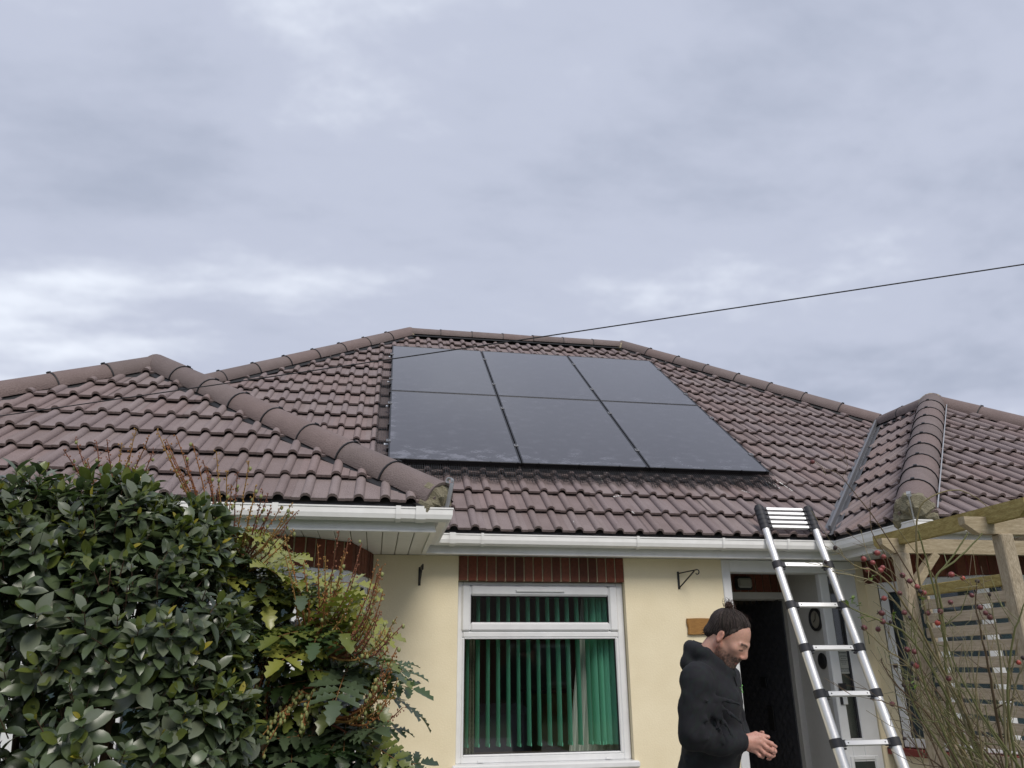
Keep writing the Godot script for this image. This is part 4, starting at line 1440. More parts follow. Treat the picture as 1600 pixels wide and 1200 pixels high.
# ---------- the telescopic ladder ----------
func ladder() -> void:
	var top := CAM + (Vector3(3.043, 2.164, 0.669) - CAM) * 1.055        # middle of the first open rung
	var u := Vector3(0.058, -1.0, 0.293).normalized()
	var gap := 0.3155
	var half := 0.2125
	var foot := top.y / -u.y
	var t := thing("telescopic_ladder", "aluminium telescopic ladder with black collars leaning on the gutter by the porch", "ladder", top + u * foot)
	var side := Vector3.RIGHT
	var out := side.cross(u).normalized()
	if out.z < 0: out = -out
	var b := Basis(side, -u, side.cross(-u))
	var stops := []          # distance of every rung below the first open one
	for i in 5:
		stops.append(-gap - 0.155 + i * 0.0385)
	for i in 8:
		stops.append(i * gap)
	for s in [-1.0, 1.0]:
		var off: Vector3 = side * half * s
		for i in stops.size():
			var r := 0.0285 + 0.0015 * maxf(0.0, i - 4.0)
			var a: float = stops[i]
			var e: float = stops[i + 1] if i + 1 < stops.size() else foot
			if i >= 4:
				var m := MB.new()
				var mid := (a + e) * 0.5
				var p0 := top + off + u * a
				m.tube([p0, top + off + u * (mid - 0.002), top + off + u * (mid - 0.001), top + off + u * (mid + 0.001), top + off + u * (mid + 0.002), top + off + u * e], [r, r, r - 0.0012, r - 0.0012, r, r], 20, false)
				world_part("stile_section", t, m.mesh(mats.alu))
			var m2 := MB.new()
			var hgt := 0.017 if i < 5 else 0.027
			var rr := r + (0.007 if i >= 5 else 0.0095)
			var c := top + off + u * a
			m2.tube([c - u * (hgt + 0.001), c - u * hgt, c - u * (hgt - 0.004), c + u * (hgt - 0.004), c + u * hgt, c + u * (hgt + 0.001)], [r, rr - 0.003, rr, rr, rr - 0.003, r], 20)
			m2.box(Transform3D(b, c - side * s * (rr + 0.010) - u * 0.0), Vector3(0.034, hgt * 1.5, 0.030), 0.004)
			m2.box(Transform3D(b, c - side * s * (rr + 0.004) + u * (hgt + 0.006)), Vector3(0.022, 0.012, 0.022), 0.003)
			world_part("collar", t, m2.mesh(mats.rubber))
		var f := MB.new()
		var pe: Vector3 = top + off + u * (foot - 0.03)
		f.tube([pe, pe + u * 0.03], [0.042, 0.046], 14)
		world_part("foot", t, f.mesh(mats.rubber))
		var capm := MB.new()
		var pt: Vector3 = top + off + u * (stops[0] - 0.032)
		capm.tube([pt, pt + u * 0.02], [0.027, 0.033], 14)
		world_part("cap", t, capm.mesh(mats.rubber))
	for i in stops.size():
		var m := MB.new()
		var c: Vector3 = top + u * stops[i]
		var inner := half - 0.055
		m.box(Transform3D(b, c), Vector3(inner * 2.0, 0.024 if i < 5 else 0.033, 0.034), 0.003)
		world_part("rung", t, m.mesh(mats.alu_flat))
		if i >= 5:
			for s in [-1.0, 1.0]:
				var rv := MB.new()
				rv.box(Transform3D(b, c + side * s * (inner - 0.022) + out * 0.0175), Vector3(0.007, 0.007, 0.003))
				world_part("rivet", t, rv.mesh(mats.rubber))

# ---------- the pergola ----------
func prism(m: MB, outline: Array, o: Vector3, ax: Vector3, ay: Vector3, depth: Vector3) -> void:
	var mid := Vector3.ZERO
	for p in outline:
		mid += o + ax * p.x + ay * p.y
	mid /= outline.size()
	for i in outline.size():
		var a: Vector3 = o + ax * outline[i].x + ay * outline[i].y
		var k: Vector2 = outline[(i + 1) % outline.size()]
		var c: Vector3 = o + ax * k.x + ay * k.y
		m.quad(a, c, c + depth, a + depth, (a + c) * 0.5 - mid)
		m.tri(a, c, mid, -depth)
		m.tri(a + depth, c + depth, mid + depth, depth)
func pergola() -> void:
	var grey := wood_mat(71, Vector3(0.22, 0.175, 0.115), Vector3(0.50, 0.43, 0.32), Vector3(6, 1.2, 6))
	var grey_z := wood_mat(72, Vector3(0.155, 0.115, 0.07), Vector3(0.38, 0.31, 0.21), Vector3(5, 9, 0.9))
	var brown_z := wood_mat(74, Vector3(0.28, 0.22, 0.15), Vector3(0.56, 0.47, 0.355), Vector3(5, 11, 0.9))
	var moss := wood_mat(73, Vector3(0.17, 0.118, 0.028), Vector3(0.50, 0.42, 0.17), Vector3(3, 7, 1.6))
	var x_grain := wood_mat(75, Vector3(0.22, 0.17, 0.10), Vector3(0.48, 0.41, 0.29), Vector3(1.0, 9, 5))
	var t := thing("pergola", "weathered timber pergola corner with slatted trellis beside the bow window", "pergola", Vector3(3.35, 0, 1.8))
	var m := MB.new()
	# long mossy beam, ends cut at a slant
	prism(m, [Vector2(0, 0.09), Vector2(1.30, 0.09), Vector2(1.30, 0.035), Vector2(1.25, 0.0), Vector2(0.03, 0.0), Vector2(0, 0.03)], Vector3(3.302, 2.212, 1.15), Vector3(0, 0, 1), Vector3.UP, Vector3(0.045, 0, 0))
	world_part("long_beam", t, m.mesh(moss))
	for z in [1.36, 2.125]:
		m = MB.new()
		var x0 := 3.185 if z < 2 else 3.165
		prism(m, [Vector2(0, 0.093), Vector2(1.5, 0.093), Vector2(1.5, 0), Vector2(0.075, 0), Vector2(0, 0.052)], Vector3(x0, 2.157, z), Vector3.RIGHT, Vector3.UP, Vector3(0, 0, 0.048))
		world_part("cross_beam", t, m.mesh(x_grain))
	for z in [1.75]:
		m = MB.new()
		prism(m, [Vector2(0, 0.09), Vector2(1.30, 0.09), Vector2(1.30, 0.0), Vector2(0, 0.0)], Vector3(4.35, 2.212, 1.15), Vector3(0, 0, 1), Vector3.UP, Vector3(0.045, 0, 0))
		world_part("long_beam", t, m.mesh(grey_z))
	for p in [Vector2(3.318, 1.385), Vector2(3.395, 2.155), Vector2(4.36, 1.385), Vector2(4.36, 2.155)]:
		m = MB.new()
		m.box(Transform3D(Basis(), Vector3(p.x, 1.0785, p.y)), Vector3(0.078, 2.157, 0.078), 0.006)
		world_part("post", t, m.mesh(grey))
	m = MB.new()
	m.bar(Vector3(3.35, 1.93, 1.385), Vector3(3.56, 2.155, 1.385), 0.045, 0.07, Vector3(0, 0, 1), 0.004)
	world_part("brace", t, m.mesh(x_grain))
	# trellis between the posts
	m = MB.new()
	m.bx(Vector3(3.355, 1.885, 1.425), Vector3(3.392, 1.948, 2.118), 0.005)
	world_part("trellis_rail", t, m.mesh(moss))
	var sm := MB.new()
	sm.bx(Vector3(-0.009, -0.029, -0.346), Vector3(0.009, 0.029, 0.346), 0.003)
	var slat := sm.mesh(brown_z)
	for i in 21:
		var y := 1.835 - i * 0.0845
		part("slat", t, slat).global_transform = Transform3D(Basis(Vector3.RIGHT, rng.randf_range(-0.004, 0.004)), Vector3(3.376 + rng.randf_range(-0.002, 0.002), y + rng.randf_range(-0.004, 0.004), 1.771))
	for z in [1.452, 2.09]:
		m = MB.new()
		m.bx(Vector3(3.386, 0.08, z - 0.017), Vector3(3.408, 1.884, z + 0.017), 0.003)
		world_part("batten", t, m.mesh(brown_z))

# ---------- shrubs ----------
func leaf_mesh(length: float, width: float, fold: float, curl: float, mt: Material, k := 5) -> ArrayMesh:   # along +z, face up
	var m := MB.new()
	var st := []
	for i in k + 1:
		var t := float(i) / k
		var w := width * 0.5 * pow(sin(PI * pow(clampf(t, 0.0, 1.0), 1.1)), 0.62) if i > 0 and i < k else 0.0012
		var z := length * t
		var y := -curl * t * t * length
		st.append([Vector3(0, y, z), Vector3(-w, y + fold * w, z), Vector3(w, y + fold * w, z), Vector3(0, 1, 2.0 * curl * t).normalized()])
	for i in k:
		var a: Array = st[i]
		var b: Array = st[i + 1]
		var l := Vector3(fold * 0.8, 0, 0)
		m.quadn(a[0], a[1], b[1], b[0], a[3], (a[3] + l).normalized(), (b[3] + l).normalized(), b[3])
		m.quadn(a[0], a[2], b[2], b[0], a[3], (a[3] - l).normalized(), (b[3] - l).normalized(), b[3])
	return m.mesh(mt)
func leafy(r: float, g: float, b: float, rough := 0.42) -> StandardMaterial3D:
	var m := plain(r, g, b, rough)
	m.backlight_enabled = true
	m.backlight = srgb(r * 0.5, g * 0.6, b * 0.3)
	return m
func look(dir: Vector3, up: Vector3) -> Basis:      # z along dir, y as near to up as it goes
	var z := dir.normalized()
	var x := up.cross(z)
	if x.length() < 1e-4:
		x = Vector3.RIGHT.cross(z)
	x = x.normalized()
	return Basis(x, z.cross(x), z)
func rand_dir() -> Vector3:
	var y := rng.randf_range(-1, 1)
	var a := rng.randf() * TAU
	var r := sqrt(1.0 - y * y)
	return Vector3(cos(a) * r, y, sin(a) * r)

func shrubs() -> void:
	viburnum()
	mahonia()

func viburnum() -> void:
	var balls := [[pd(60, 985, 2.55), 0.47], [pd(-150, 980, 2.6), 0.50], [pd(215, 985, 2.45), 0.30], [pd(150, 1190, 2.35), 0.42], [pd(285, 1130, 2.35), 0.19], [pd(-80, 1230, 2.4), 0.5], [pd(280, 860, 2.6), 0.155], [pd(170, 850, 2.55), 0.22], [pd(20, 850, 2.5), 0.24], [pd(310, 1010, 2.5), 0.14], [pd(40, 1130, 2.45), 0.42], [pd(70, 920, 2.55), 0.33]]
	var t := thing("viburnum_shrub", "dense evergreen shrub with oval grey-green leaves in front of the bow window", "shrub", Vector3(balls[0][0].x, 0, balls[0][0].z))
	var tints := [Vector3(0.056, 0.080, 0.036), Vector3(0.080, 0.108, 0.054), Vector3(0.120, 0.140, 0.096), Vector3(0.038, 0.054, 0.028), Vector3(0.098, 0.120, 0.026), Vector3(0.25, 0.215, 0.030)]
	var shapes := [[0.078, 0.040, 0.26, 0.25], [0.072, 0.041, 0.20, 0.45], [0.086, 0.042, 0.34, 0.15], [0.074, 0.038, 0.28, 0.6], [0.072, 0.035, 0.42, -0.1], [0.056, 0.022, 0.5, 0.0]]
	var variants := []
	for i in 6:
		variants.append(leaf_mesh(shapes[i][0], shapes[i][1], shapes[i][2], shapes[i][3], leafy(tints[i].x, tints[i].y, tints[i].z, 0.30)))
	var stems := MB.new()
	var leaves := []
	var shoots := 0
	var tries := 0
	while shoots < 1300 and tries < 22000:
		tries += 1
		var k: Array = balls[rng.randi() % balls.size()]
		var d := rand_dir()
		var depth := 1.0 if shoots < 680 else rng.randf_range(0.45, 0.88)
		var tip: Vector3 = k[0] + d * k[1] * depth * rng.randf_range(0.94, 1.06)
		if tip.y < 0.05 or d.dot((CAM - tip).normalized()) < -0.35:
			continue
		if d.y < -0.55 and depth == 1.0: continue
		var px := to_px(tip)
		if px.x < -160 or px.y > 1330:
			continue
		var buried := false
		for q in balls:
			if q[0] != k[0] and tip.distance_to(q[0]) < q[1] * (0.86 if depth == 1.0 else 0.6):
				buried = true
		if buried and depth == 1.0:
			continue
		shoots += 1
		var dir := (d * 0.9 + Vector3(0, 0.65, 0) + rand_dir() * 0.35).normalized()
		var length := rng.randf_range(0.07, 0.12)
		var base := tip - dir * length
		stems.tube([base, tip - dir * 0.02, tip], [0.0022, 0.0017, 0.0011], 4, false)
		var pairs := rng.randi_range(3, 4)
		var spin := rng.randf() * TAU
		var size := rng.randf_range(0.55, 1.18)
		for p in pairs:
			var along := float(p) / (pairs - 1)
			for s in 2:
				var a := spin + p * PI * 0.5 + s * PI + rng.randf_range(-0.3, 0.3)
				var bx_ := look(dir, Vector3.UP if absf(dir.y) < 0.95 else Vector3.RIGHT)
				var radial := bx_.x * cos(a) + bx_.y * sin(a)
				var ld := (radial * lerpf(1.0, 0.5, along) + dir * lerpf(0.25, 0.9, along) + Vector3(0, -0.12, 0)).normalized()
				var x := Transform3D(look(ld, dir).scaled_local(Vector3.ONE * size * lerpf(1.08, 0.72, along)), base + dir * length * lerpf(0.35, 1.0, along))
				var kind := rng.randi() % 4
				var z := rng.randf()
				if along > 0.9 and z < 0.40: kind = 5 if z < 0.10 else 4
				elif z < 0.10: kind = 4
				if depth < 1.0: kind = 3 if z < 0.6 else 0  # leaves inside the crown take dark tints: shade painted into their colour
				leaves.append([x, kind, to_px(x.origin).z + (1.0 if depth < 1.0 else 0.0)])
	leaves.sort_custom(func(a, b): return a[2] < b[2])
	var rest := []
	var picked := 0
	for l in leaves:
		var px := to_px(l[0].origin)
		if picked < 300 and px.x > 0 and px.y < 1195:
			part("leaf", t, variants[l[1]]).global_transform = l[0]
			picked += 1
		else:
			rest.append(l)
	var by_kind := {}
	var st := SurfaceTool
	var am := ArrayMesh.new()
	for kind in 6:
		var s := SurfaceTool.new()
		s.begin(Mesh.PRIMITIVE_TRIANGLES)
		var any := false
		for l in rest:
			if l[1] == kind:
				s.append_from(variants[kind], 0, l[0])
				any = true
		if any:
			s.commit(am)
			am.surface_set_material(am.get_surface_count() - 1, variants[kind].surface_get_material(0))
	world_part("foliage", t, am).set_meta("kind", "stuff")
	var bark := plain(0.10, 0.055, 0.035, 0.8)
	var tw := world_part("twigs", t, stems.mesh(bark))
	tw.set_meta("kind", "stuff")
	# main branches from the ground into the crown
	for i in 9:
		var q: Array = balls[i % balls.size()]
		var g := Vector3(balls[0][0].x + rng.randf_range(-0.12, 0.2), 0, balls[0][0].z + rng.randf_range(-0.1, 0.1))
		var m := MB.new()
		var e: Vector3 = q[0] + Vector3(0, q[1] * 0.5, 0)
		m.tube([g, g.lerp(e, 0.4) + rand_dir() * 0.05, g.lerp(e, 0.75) + rand_dir() * 0.04, e], [0.02, 0.015, 0.01, 0.004], 7, false)
		world_part("branch", t, m.mesh(bark))

func holly_leaflet(m: MB, o: Vector3, b: Basis, length: float, width: float, droop: float) -> void:
	var k := 8
	var prev := []
	for i in k + 1:
		var t := float(i) / k
		var w := width * 0.5 * pow(sin(PI * clampf(0.10 + t * 0.9, 0, 1)), 0.7)
		if i % 2 == 1 and i < k: w *= 1.26
		elif i < k: w *= 0.80
		if i == k: w = 0.0004
		if i == 0: w = width * 0.10
		var y := -droop * t * t * length + 0.0
		var rise := w * (0.35 if i % 2 == 1 else 0.12)
		var zz := length * t + (0.006 if i % 2 == 1 else 0.0)
		var cur := [o + b * Vector3(0, y, length * t), o + b * Vector3(-w, y + rise, zz), o + b * Vector3(w, y + rise, zz)]
		if i > 0:
			var up := (b * Vector3(0, 1, 2.0 * droop * t)).normalized()
			var l := b.x * 0.3
			m.quadn(prev[0], prev[1], cur[1], cur[0], up, (up + l).normalized(), (up + l).normalized(), up)
			m.quadn(prev[0], prev[2], cur[2], cur[0], up, (up - l).normalized(), (up - l).normalized(), up)
		prev = cur
func mahonia_leaf(length: float, pairs: int, sag: float, mt: Material, stalk: Material) -> ArrayMesh:
	var m := MB.new()
	var r := MB.new()
	var pts := []
	for i in 9:
		var t := i / 8.0
		pts.append(Vector3(0, -sag * t * t * length, length * t))
	r.tube(pts, [0.0032, 0.003, 0.0028, 0.0026, 0.0024, 0.0022, 0.002, 0.0018, 0.0014], 5, false)
	for p in pairs:
		var t := lerpf(0.22, 0.92, p / float(pairs - 1))
		var o := Vector3(0, -sag * t * t * length, length * t)
		var tangent := Vector3(0, -2.0 * sag * t, 1).normalized()
		var l := 0.118 * lerpf(0.75, 1.0, sin(PI * t))
		for s in [-1.0, 1.0]:
			var dir := (Vector3(s, 0.12, 0) + tangent * 0.42).normalized()
			holly_leaflet(m, o, look(dir, Vector3(-s * 0.15, 1, 0.25)), l * rng.randf_range(0.9, 1.1), 0.042, rng.randf_range(0.1, 0.35))
	holly_leaflet(m, pts[8], look(Vector3(0, -2.0 * sag, 1), Vector3.UP), 0.112, 0.056, 0.25)
	var am := m.mesh(mt)
	return r.mesh(stalk, am)
func mahonia() -> void:
	var t := thing("mahonia_shrub", "spiny-leaved mahonia with dry upright flower spikes between evergreen shrub and cream wall", "shrub", Vector3(-0.75, 0, 3.3))
	var stalk := plain(0.20, 0.10, 0.035, 0.7)
	var kinds := []
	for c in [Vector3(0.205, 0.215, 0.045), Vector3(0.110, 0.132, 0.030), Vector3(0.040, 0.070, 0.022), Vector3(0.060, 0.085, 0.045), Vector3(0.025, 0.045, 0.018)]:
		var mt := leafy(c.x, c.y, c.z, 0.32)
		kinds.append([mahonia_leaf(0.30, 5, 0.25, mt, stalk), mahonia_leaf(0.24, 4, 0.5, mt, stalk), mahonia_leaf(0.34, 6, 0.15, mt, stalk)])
	# rosettes: pixel, depth, number of leaves, leaf tone with light painted in (0 lit yellow-green tops .. 4 shaded base)
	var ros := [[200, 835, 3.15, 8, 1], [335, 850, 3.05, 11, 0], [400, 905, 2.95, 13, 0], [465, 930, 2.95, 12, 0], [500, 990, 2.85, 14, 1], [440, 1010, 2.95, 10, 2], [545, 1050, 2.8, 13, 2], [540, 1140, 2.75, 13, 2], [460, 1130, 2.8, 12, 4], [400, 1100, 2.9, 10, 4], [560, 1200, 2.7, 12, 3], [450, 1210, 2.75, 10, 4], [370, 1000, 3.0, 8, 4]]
	var root := Vector3(-0.8, 0, 3.15)
	var bark := plain(0.09, 0.06, 0.035, 0.9)
	for q in ros:
		var o := pd(q[0], q[1], q[2])
		var m := MB.new()
		m.tube([root + rand_dir() * Vector3(0.12, 0, 0.12), root.lerp(o, 0.5) + Vector3(0, 0.1, 0) + rand_dir() * 0.05, o], [0.016, 0.013, 0.009], 7, false)
		world_part("stem", t, m.mesh(bark))
		var spin := rng.randf() * TAU
		for i in int(q[3] * 1.55):
			var a: float = spin + i * 2.399
			var lift := rng.randf_range(-0.25, 0.5)
			var d := Vector3(cos(a), lift, sin(a)).normalized()
			if d.z < -0.75: d.z *= -0.4
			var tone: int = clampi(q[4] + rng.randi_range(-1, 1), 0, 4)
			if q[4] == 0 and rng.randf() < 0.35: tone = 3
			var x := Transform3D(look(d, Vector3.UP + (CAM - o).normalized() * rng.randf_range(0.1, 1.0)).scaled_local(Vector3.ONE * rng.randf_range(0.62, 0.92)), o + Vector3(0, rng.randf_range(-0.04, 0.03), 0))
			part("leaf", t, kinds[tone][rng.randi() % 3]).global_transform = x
	# dry flower spikes
	var rust := [plain(0.25, 0.105, 0.032, 0.8), plain(0.20, 0.075, 0.040, 0.8), plain(0.30, 0.17, 0.05, 0.8)]
	var bud := plain(0.22, 0.24, 0.085, 0.6)
	var fans := [
		[Vector3(185, 800, 3.1), [[100, 702], [117, 686], [135, 716], [150, 690], [168, 687], [190, 693], [205, 702], [214, 670], [231, 684], [240, 705]]],
		[Vector3(365, 895, 3.0), [[245, 672], [258, 690], [275, 680], [288, 712], [301, 692], [318, 720], [328, 745], [339, 706], [354, 735], [370, 738], [390, 719], [400, 760], [412, 767], [420, 770], [440, 790], [459, 785], [455, 800]]],
		[Vector3(478, 1000, 2.9), [[444, 838], [495, 850], [475, 880], [530, 830], [545, 842], [540, 862], [566, 850], [520, 900], [548, 935]]],
		[Vector3(520, 1020, 2.8), [[588, 878], [592, 900], [597, 885], [598, 925], [590, 960], [602, 980], [618, 968], [610, 990]]],
		[Vector3(520, 1120, 2.75), [[620, 1010], [612, 1045], [622, 1062], [604, 1095], [630, 1105], [615, 1085], [590, 1070], [600, 1035]]],
		[Vector3(430, 1010, 2.85), [[405, 1080], [395, 1110], [388, 1140], [412, 1160]]],
		[Vector3(500, 1085, 2.75), [[440, 1130], [415, 1150], [400, 1165], [470, 1140], [430, 1178]]]]
	for fi in fans.size():
		var base: Vector3 = pd(fans[fi][0].x, fans[fi][0].y, fans[fi][0].z - 0.08)
		var tips := []
		for q in fans[fi][1]:
			tips.append(q)
			if fi > 0 and rng.randf() < 0.75: tips.append([q[0] + rng.randf_range(-16, 16), q[1] + rng.randf_range(6, 34)])
		for q in tips:
			var dz: float = fans[fi][0].z - 0.16 + rng.randf_range(-0.10, 0.08)
			var tip := pd(q[0], q[1], dz)
			var o := base + rand_dir() * 0.025
			var bow_ := Vector3(0, -0.03, 0) if tip.y > o.y else Vector3(0, 0.05, 0)
			if fi >= 2 and fi < 5: bow_ = Vector3(0.02, -0.05, 0)
			var pts := []
			var rad := []
			for i in 9:
				var s := i / 8.0
				pts.append(o.lerp(tip, s) + bow_ * sin(PI * s) + rand_dir() * 0.0025)
				rad.append(lerpf(0.0040, 0.0016, s))
			var m := MB.new()
			m.tube(pts, rad, 5, false)
			var g := MB.new()
			var n := rng.randi_range(26, 38)
			for i in n:
				var s := lerpf(0.30, 1.0, i / float(n - 1))
				var p: Vector3 = pts[mini(int(s * 8.0), 7)].lerp(pts[mini(int(s * 8.0), 7) + 1], s * 8.0 - floorf(s * 8.0)) if s < 1.0 else pts[8]
				var sd := (rand_dir() + (tip - o).normalized() * 0.5).normalized()
				var e := p + sd * rng.randf_range(0.006, 0.013)
				m.tube([p, e], [0.0007, 0.0006], 3, false)
				var big: bool = (fi >= 5 and rng.randf() < 0.5) or rng.randf() < 0.10
				var r := rng.randf_range(0.0050, 0.0070) if big else rng.randf_range(0.0021, 0.0034)
				if big: g.ball(e, Vector3(r, r * 1.35, r), 6, 4)
				else: m.ball(e, Vector3(r, r * 1.4, r), 5, 3)
			var am := m.mesh(rust[rng.randi() % 3])
			if not g.v.is_empty():
				g.mesh(bud, am)
			world_part("flower_spike", t, am)

# ---------- the rose bush ----------
func roses() -> void:
	var t := thing("rose_bush", "bare thorny rose bush with red hips in front of the slatted trellis", "rose bush", Vector3(1.75, 0, 3.55))
	var canes := [plain(0.135, 0.140, 0.050, 0.6), plain(0.20, 0.165, 0.080, 0.65), plain(0.115, 0.078, 0.045, 0.7), plain(0.24, 0.215, 0.125, 0.7)]
	var hip_red := [plain(0.22, 0.048, 0.042, 0.4), plain(0.115, 0.030, 0.030, 0.45), plain(0.032, 0.018, 0.017, 0.6), plain(0.31, 0.050, 0.032, 0.35)]
	var calyx := plain(0.05, 0.035, 0.02, 0.8)
	var green := leafy(0.12, 0.18, 0.03)
	var hip := func(p: Vector3, d: Vector3, kind: int, r: float) -> void:
		var m := MB.new()
		var b := look(d, Vector3.UP)
		m.ball(p + d * r * 0.9, Vector3(r * 0.94, r * 0.94, r * 1.02), 10, 7, b)
		var am := m.mesh(hip_red[kind])
		var c := MB.new()
		for i in 5:
			var a := TAU * i / 5.0
			var s := b * Vector3(cos(a), sin(a), 0)
			c.tube([p + d * r * 1.85, p + d * r * 2.1 + s * r * 0.5, p + d * r * 2.3 + s * r * 0.9], [r * 0.16, r * 0.10, r * 0.03], 3, false)
		c.mesh(calyx, am)
		world_part("rose_hip", t, am)
	var cane := func(px: Array, d0: float, d1: float, r0: float, r1: float, mk: int, twigs: int) -> Array:
		var pts := []
		var ctrl := []
		for i in px.size():
			ctrl.append(pd(px[i][0], px[i][1], lerpf(d0, d1, i / float(px.size() - 1))))
		for i in ctrl.size() - 1:
			var p0: Vector3 = ctrl[maxi(i - 1, 0)]
			var p3: Vector3 = ctrl[mini(i + 2, ctrl.size() - 1)]
			for k in 4:
				pts.append(ctrl[i].cubic_interpolate(ctrl[i + 1], p0, p3, k / 4.0) + rand_dir() * r0 * 0.35)
		pts.append(ctrl[-1])
		var rad := []
		for i in pts.size():
			rad.append(lerpf(r0, r1, i / float(pts.size() - 1)))
		var m := MB.new()
		m.tube(pts, rad, 6)
		for i in pts.size() * 2:            # thorns
			var k := rng.randi_range(0, pts.size() - 2)
			var p: Vector3 = pts[k].lerp(pts[k + 1], rng.randf())
			var s: Vector3 = rand_dir()
			m.tube([p, p + s * (rad[k] + 0.0045)], [0.0011, 0.0002], 3, false)
		for i in twigs:
			var k := rng.randi_range(pts.size() / 4, pts.size() - 2)
			var p: Vector3 = pts[k]
			var along: Vector3 = (pts[k + 1] - pts[k]).normalized()
			var s: Vector3 = (along * 0.8 + rand_dir() * 0.9 + Vector3(-0.1, 0.25, 0)).normalized()
			var l := rng.randf_range(0.05, 0.17)
			var q := p + s * l * 0.5 + rand_dir() * 0.012
			var e := p + s * l + Vector3(0, 0.02, 0) + rand_dir() * 0.015
			m.tube([p, q, e], [rad[k] * 0.55, rad[k] * 0.42, 0.0009], 4, false)
			if rng.randf() < 0.5:
				var s2 := (s + rand_dir()).normalized()
				m.tube([q, q + s2 * l * 0.4], [0.0013, 0.0007], 3, false)
		world_part("cane", t, m.mesh(canes[mk]))
		return pts
	# canes one can follow in the thicket, by the way they run
	var guided := [
		[[[1560, 1260], [1515, 1130], [1455, 1015], [1400, 925], [1365, 893], [1338, 885], [1318, 870]], 2.5, 2.35, 0.0050, 0.0014, 1, 5],
		[[[1550, 1260], [1500, 1110], [1440, 1000], [1390, 930], [1355, 905], [1300, 893]], 2.5, 2.4, 0.0046, 0.0013, 3, 4],
		[[[1545, 1260], [1490, 1110], [1425, 1000], [1370, 968], [1330, 950], [1313, 937]], 2.45, 2.35, 0.0048, 0.0013, 0, 4],
		[[[1540, 1260], [1470, 1110], [1420, 1040], [1385, 1015], [1350, 982]], 2.45, 2.4, 0.0042, 0.0012, 1, 4],
		[[[1530, 1260], [1460, 1130], [1405, 1075], [1380, 1040], [1378, 1028]], 2.4, 2.35, 0.0036, 0.0012, 2, 4],
		[[[1500, 1260], [1440, 1130], [1385, 1098], [1362, 1093]], 2.4, 2.35, 0.0030, 0.0010, 2, 2],
		[[[1500, 1260], [1462, 1170], [1440, 1120], [1415, 1075], [1395, 1040]], 2.45, 2.35, 0.0030, 0.0010, 2, 3],
		[[[1530, 1260], [1500, 1150], [1470, 1040], [1440, 930], [1433, 870], [1435, 800], [1455, 776], [1490, 766], [1520, 774], [1548, 796]], 2.6, 2.5, 0.0050, 0.0012, 1, 1],
		[[[1560, 1260], [1510, 1120], [1478, 1010], [1455, 900], [1440, 850], [1432, 822]], 2.6, 2.6, 0.0052, 0.0020, 0, 2],
		[[[1500, 1255], [1482, 1120], [1476, 1000], [1470, 940], [1464, 899], [1500, 870], [1535, 833]], 2.6, 2.6, 0.0060, 0.0022, 0, 1],
		[[[1464, 899], [1490, 868], [1512, 832]], 2.6, 2.6, 0.0034, 0.0026, 0, 0],
		[[[1590, 1260], [1560, 1130], [1548, 1060], [1535, 1000], [1525, 945], [1527, 905]], 2.45, 2.35, 0.0056, 0.0012, 2, 4],
		[[[1575, 1260], [1568, 1090], [1560, 1010], [1552, 960], [1543, 930]], 2.4, 2.3, 0.0042, 0.0011, 3, 4],
		[[[1600, 1260], [1575, 1110], [1580, 1010], [1595, 960], [1610, 920]], 2.35, 2.3, 0.0044, 0.0014, 0, 3],
		[[[1570, 1180], [1585, 1080], [1600, 1040], [1630, 1010]], 2.4, 2.3, 0.0040, 0.0015, 3, 2],
		[[[1440, 930], [1412, 880], [1370, 815], [1335, 770], [1310, 740], [1288, 733]], 2.55, 2.45, 0.0026, 0.0010, 2, 1],
		[[[1400, 925], [1385, 870], [1362, 830], [1360, 780]], 2.5, 2.5, 0.0022, 0.0009, 2, 1],
		[[[1480, 1010], [1465, 940], [1462, 905], [1420, 850], [1395, 815]], 2.55, 2.5, 0.0024, 0.0009, 1, 1]]
	for g in guided:
		cane.call(g[0], g[1], g[2], g[3], g[4], g[5], g[6])
	# the tangle at the heart of the bush
	for i in 40:
		var bx_ := rng.randf_range(1455, 1640)
		var tx := bx_ + (rng.randf_range(-210, -50) if i % 4 else rng.randf_range(-40, 50))
		tx = maxf(tx, 1395.0 + rng.randf_range(0, 40))
		var ty := rng.randf_range(960, 1110) if i < 30 else rng.randf_range(1060, 1160)
		var mx := lerpf(bx_, tx, 0.5) + rng.randf_range(-20, 30)
		var d := rng.randf_range(2.3, 2.75)
		cane.call([[bx_ + 20, 1260], [mx + 12, lerpf(1260, ty, 0.45)], [lerpf(mx, tx, 0.6), lerpf(1260, ty, 0.75)], [tx, ty]], d, d + rng.randf_range(-0.12, 0.1), rng.randf_range(0.0022, 0.0050), 0.0010, rng.randi() % 4, rng.randi_range(4, 8))
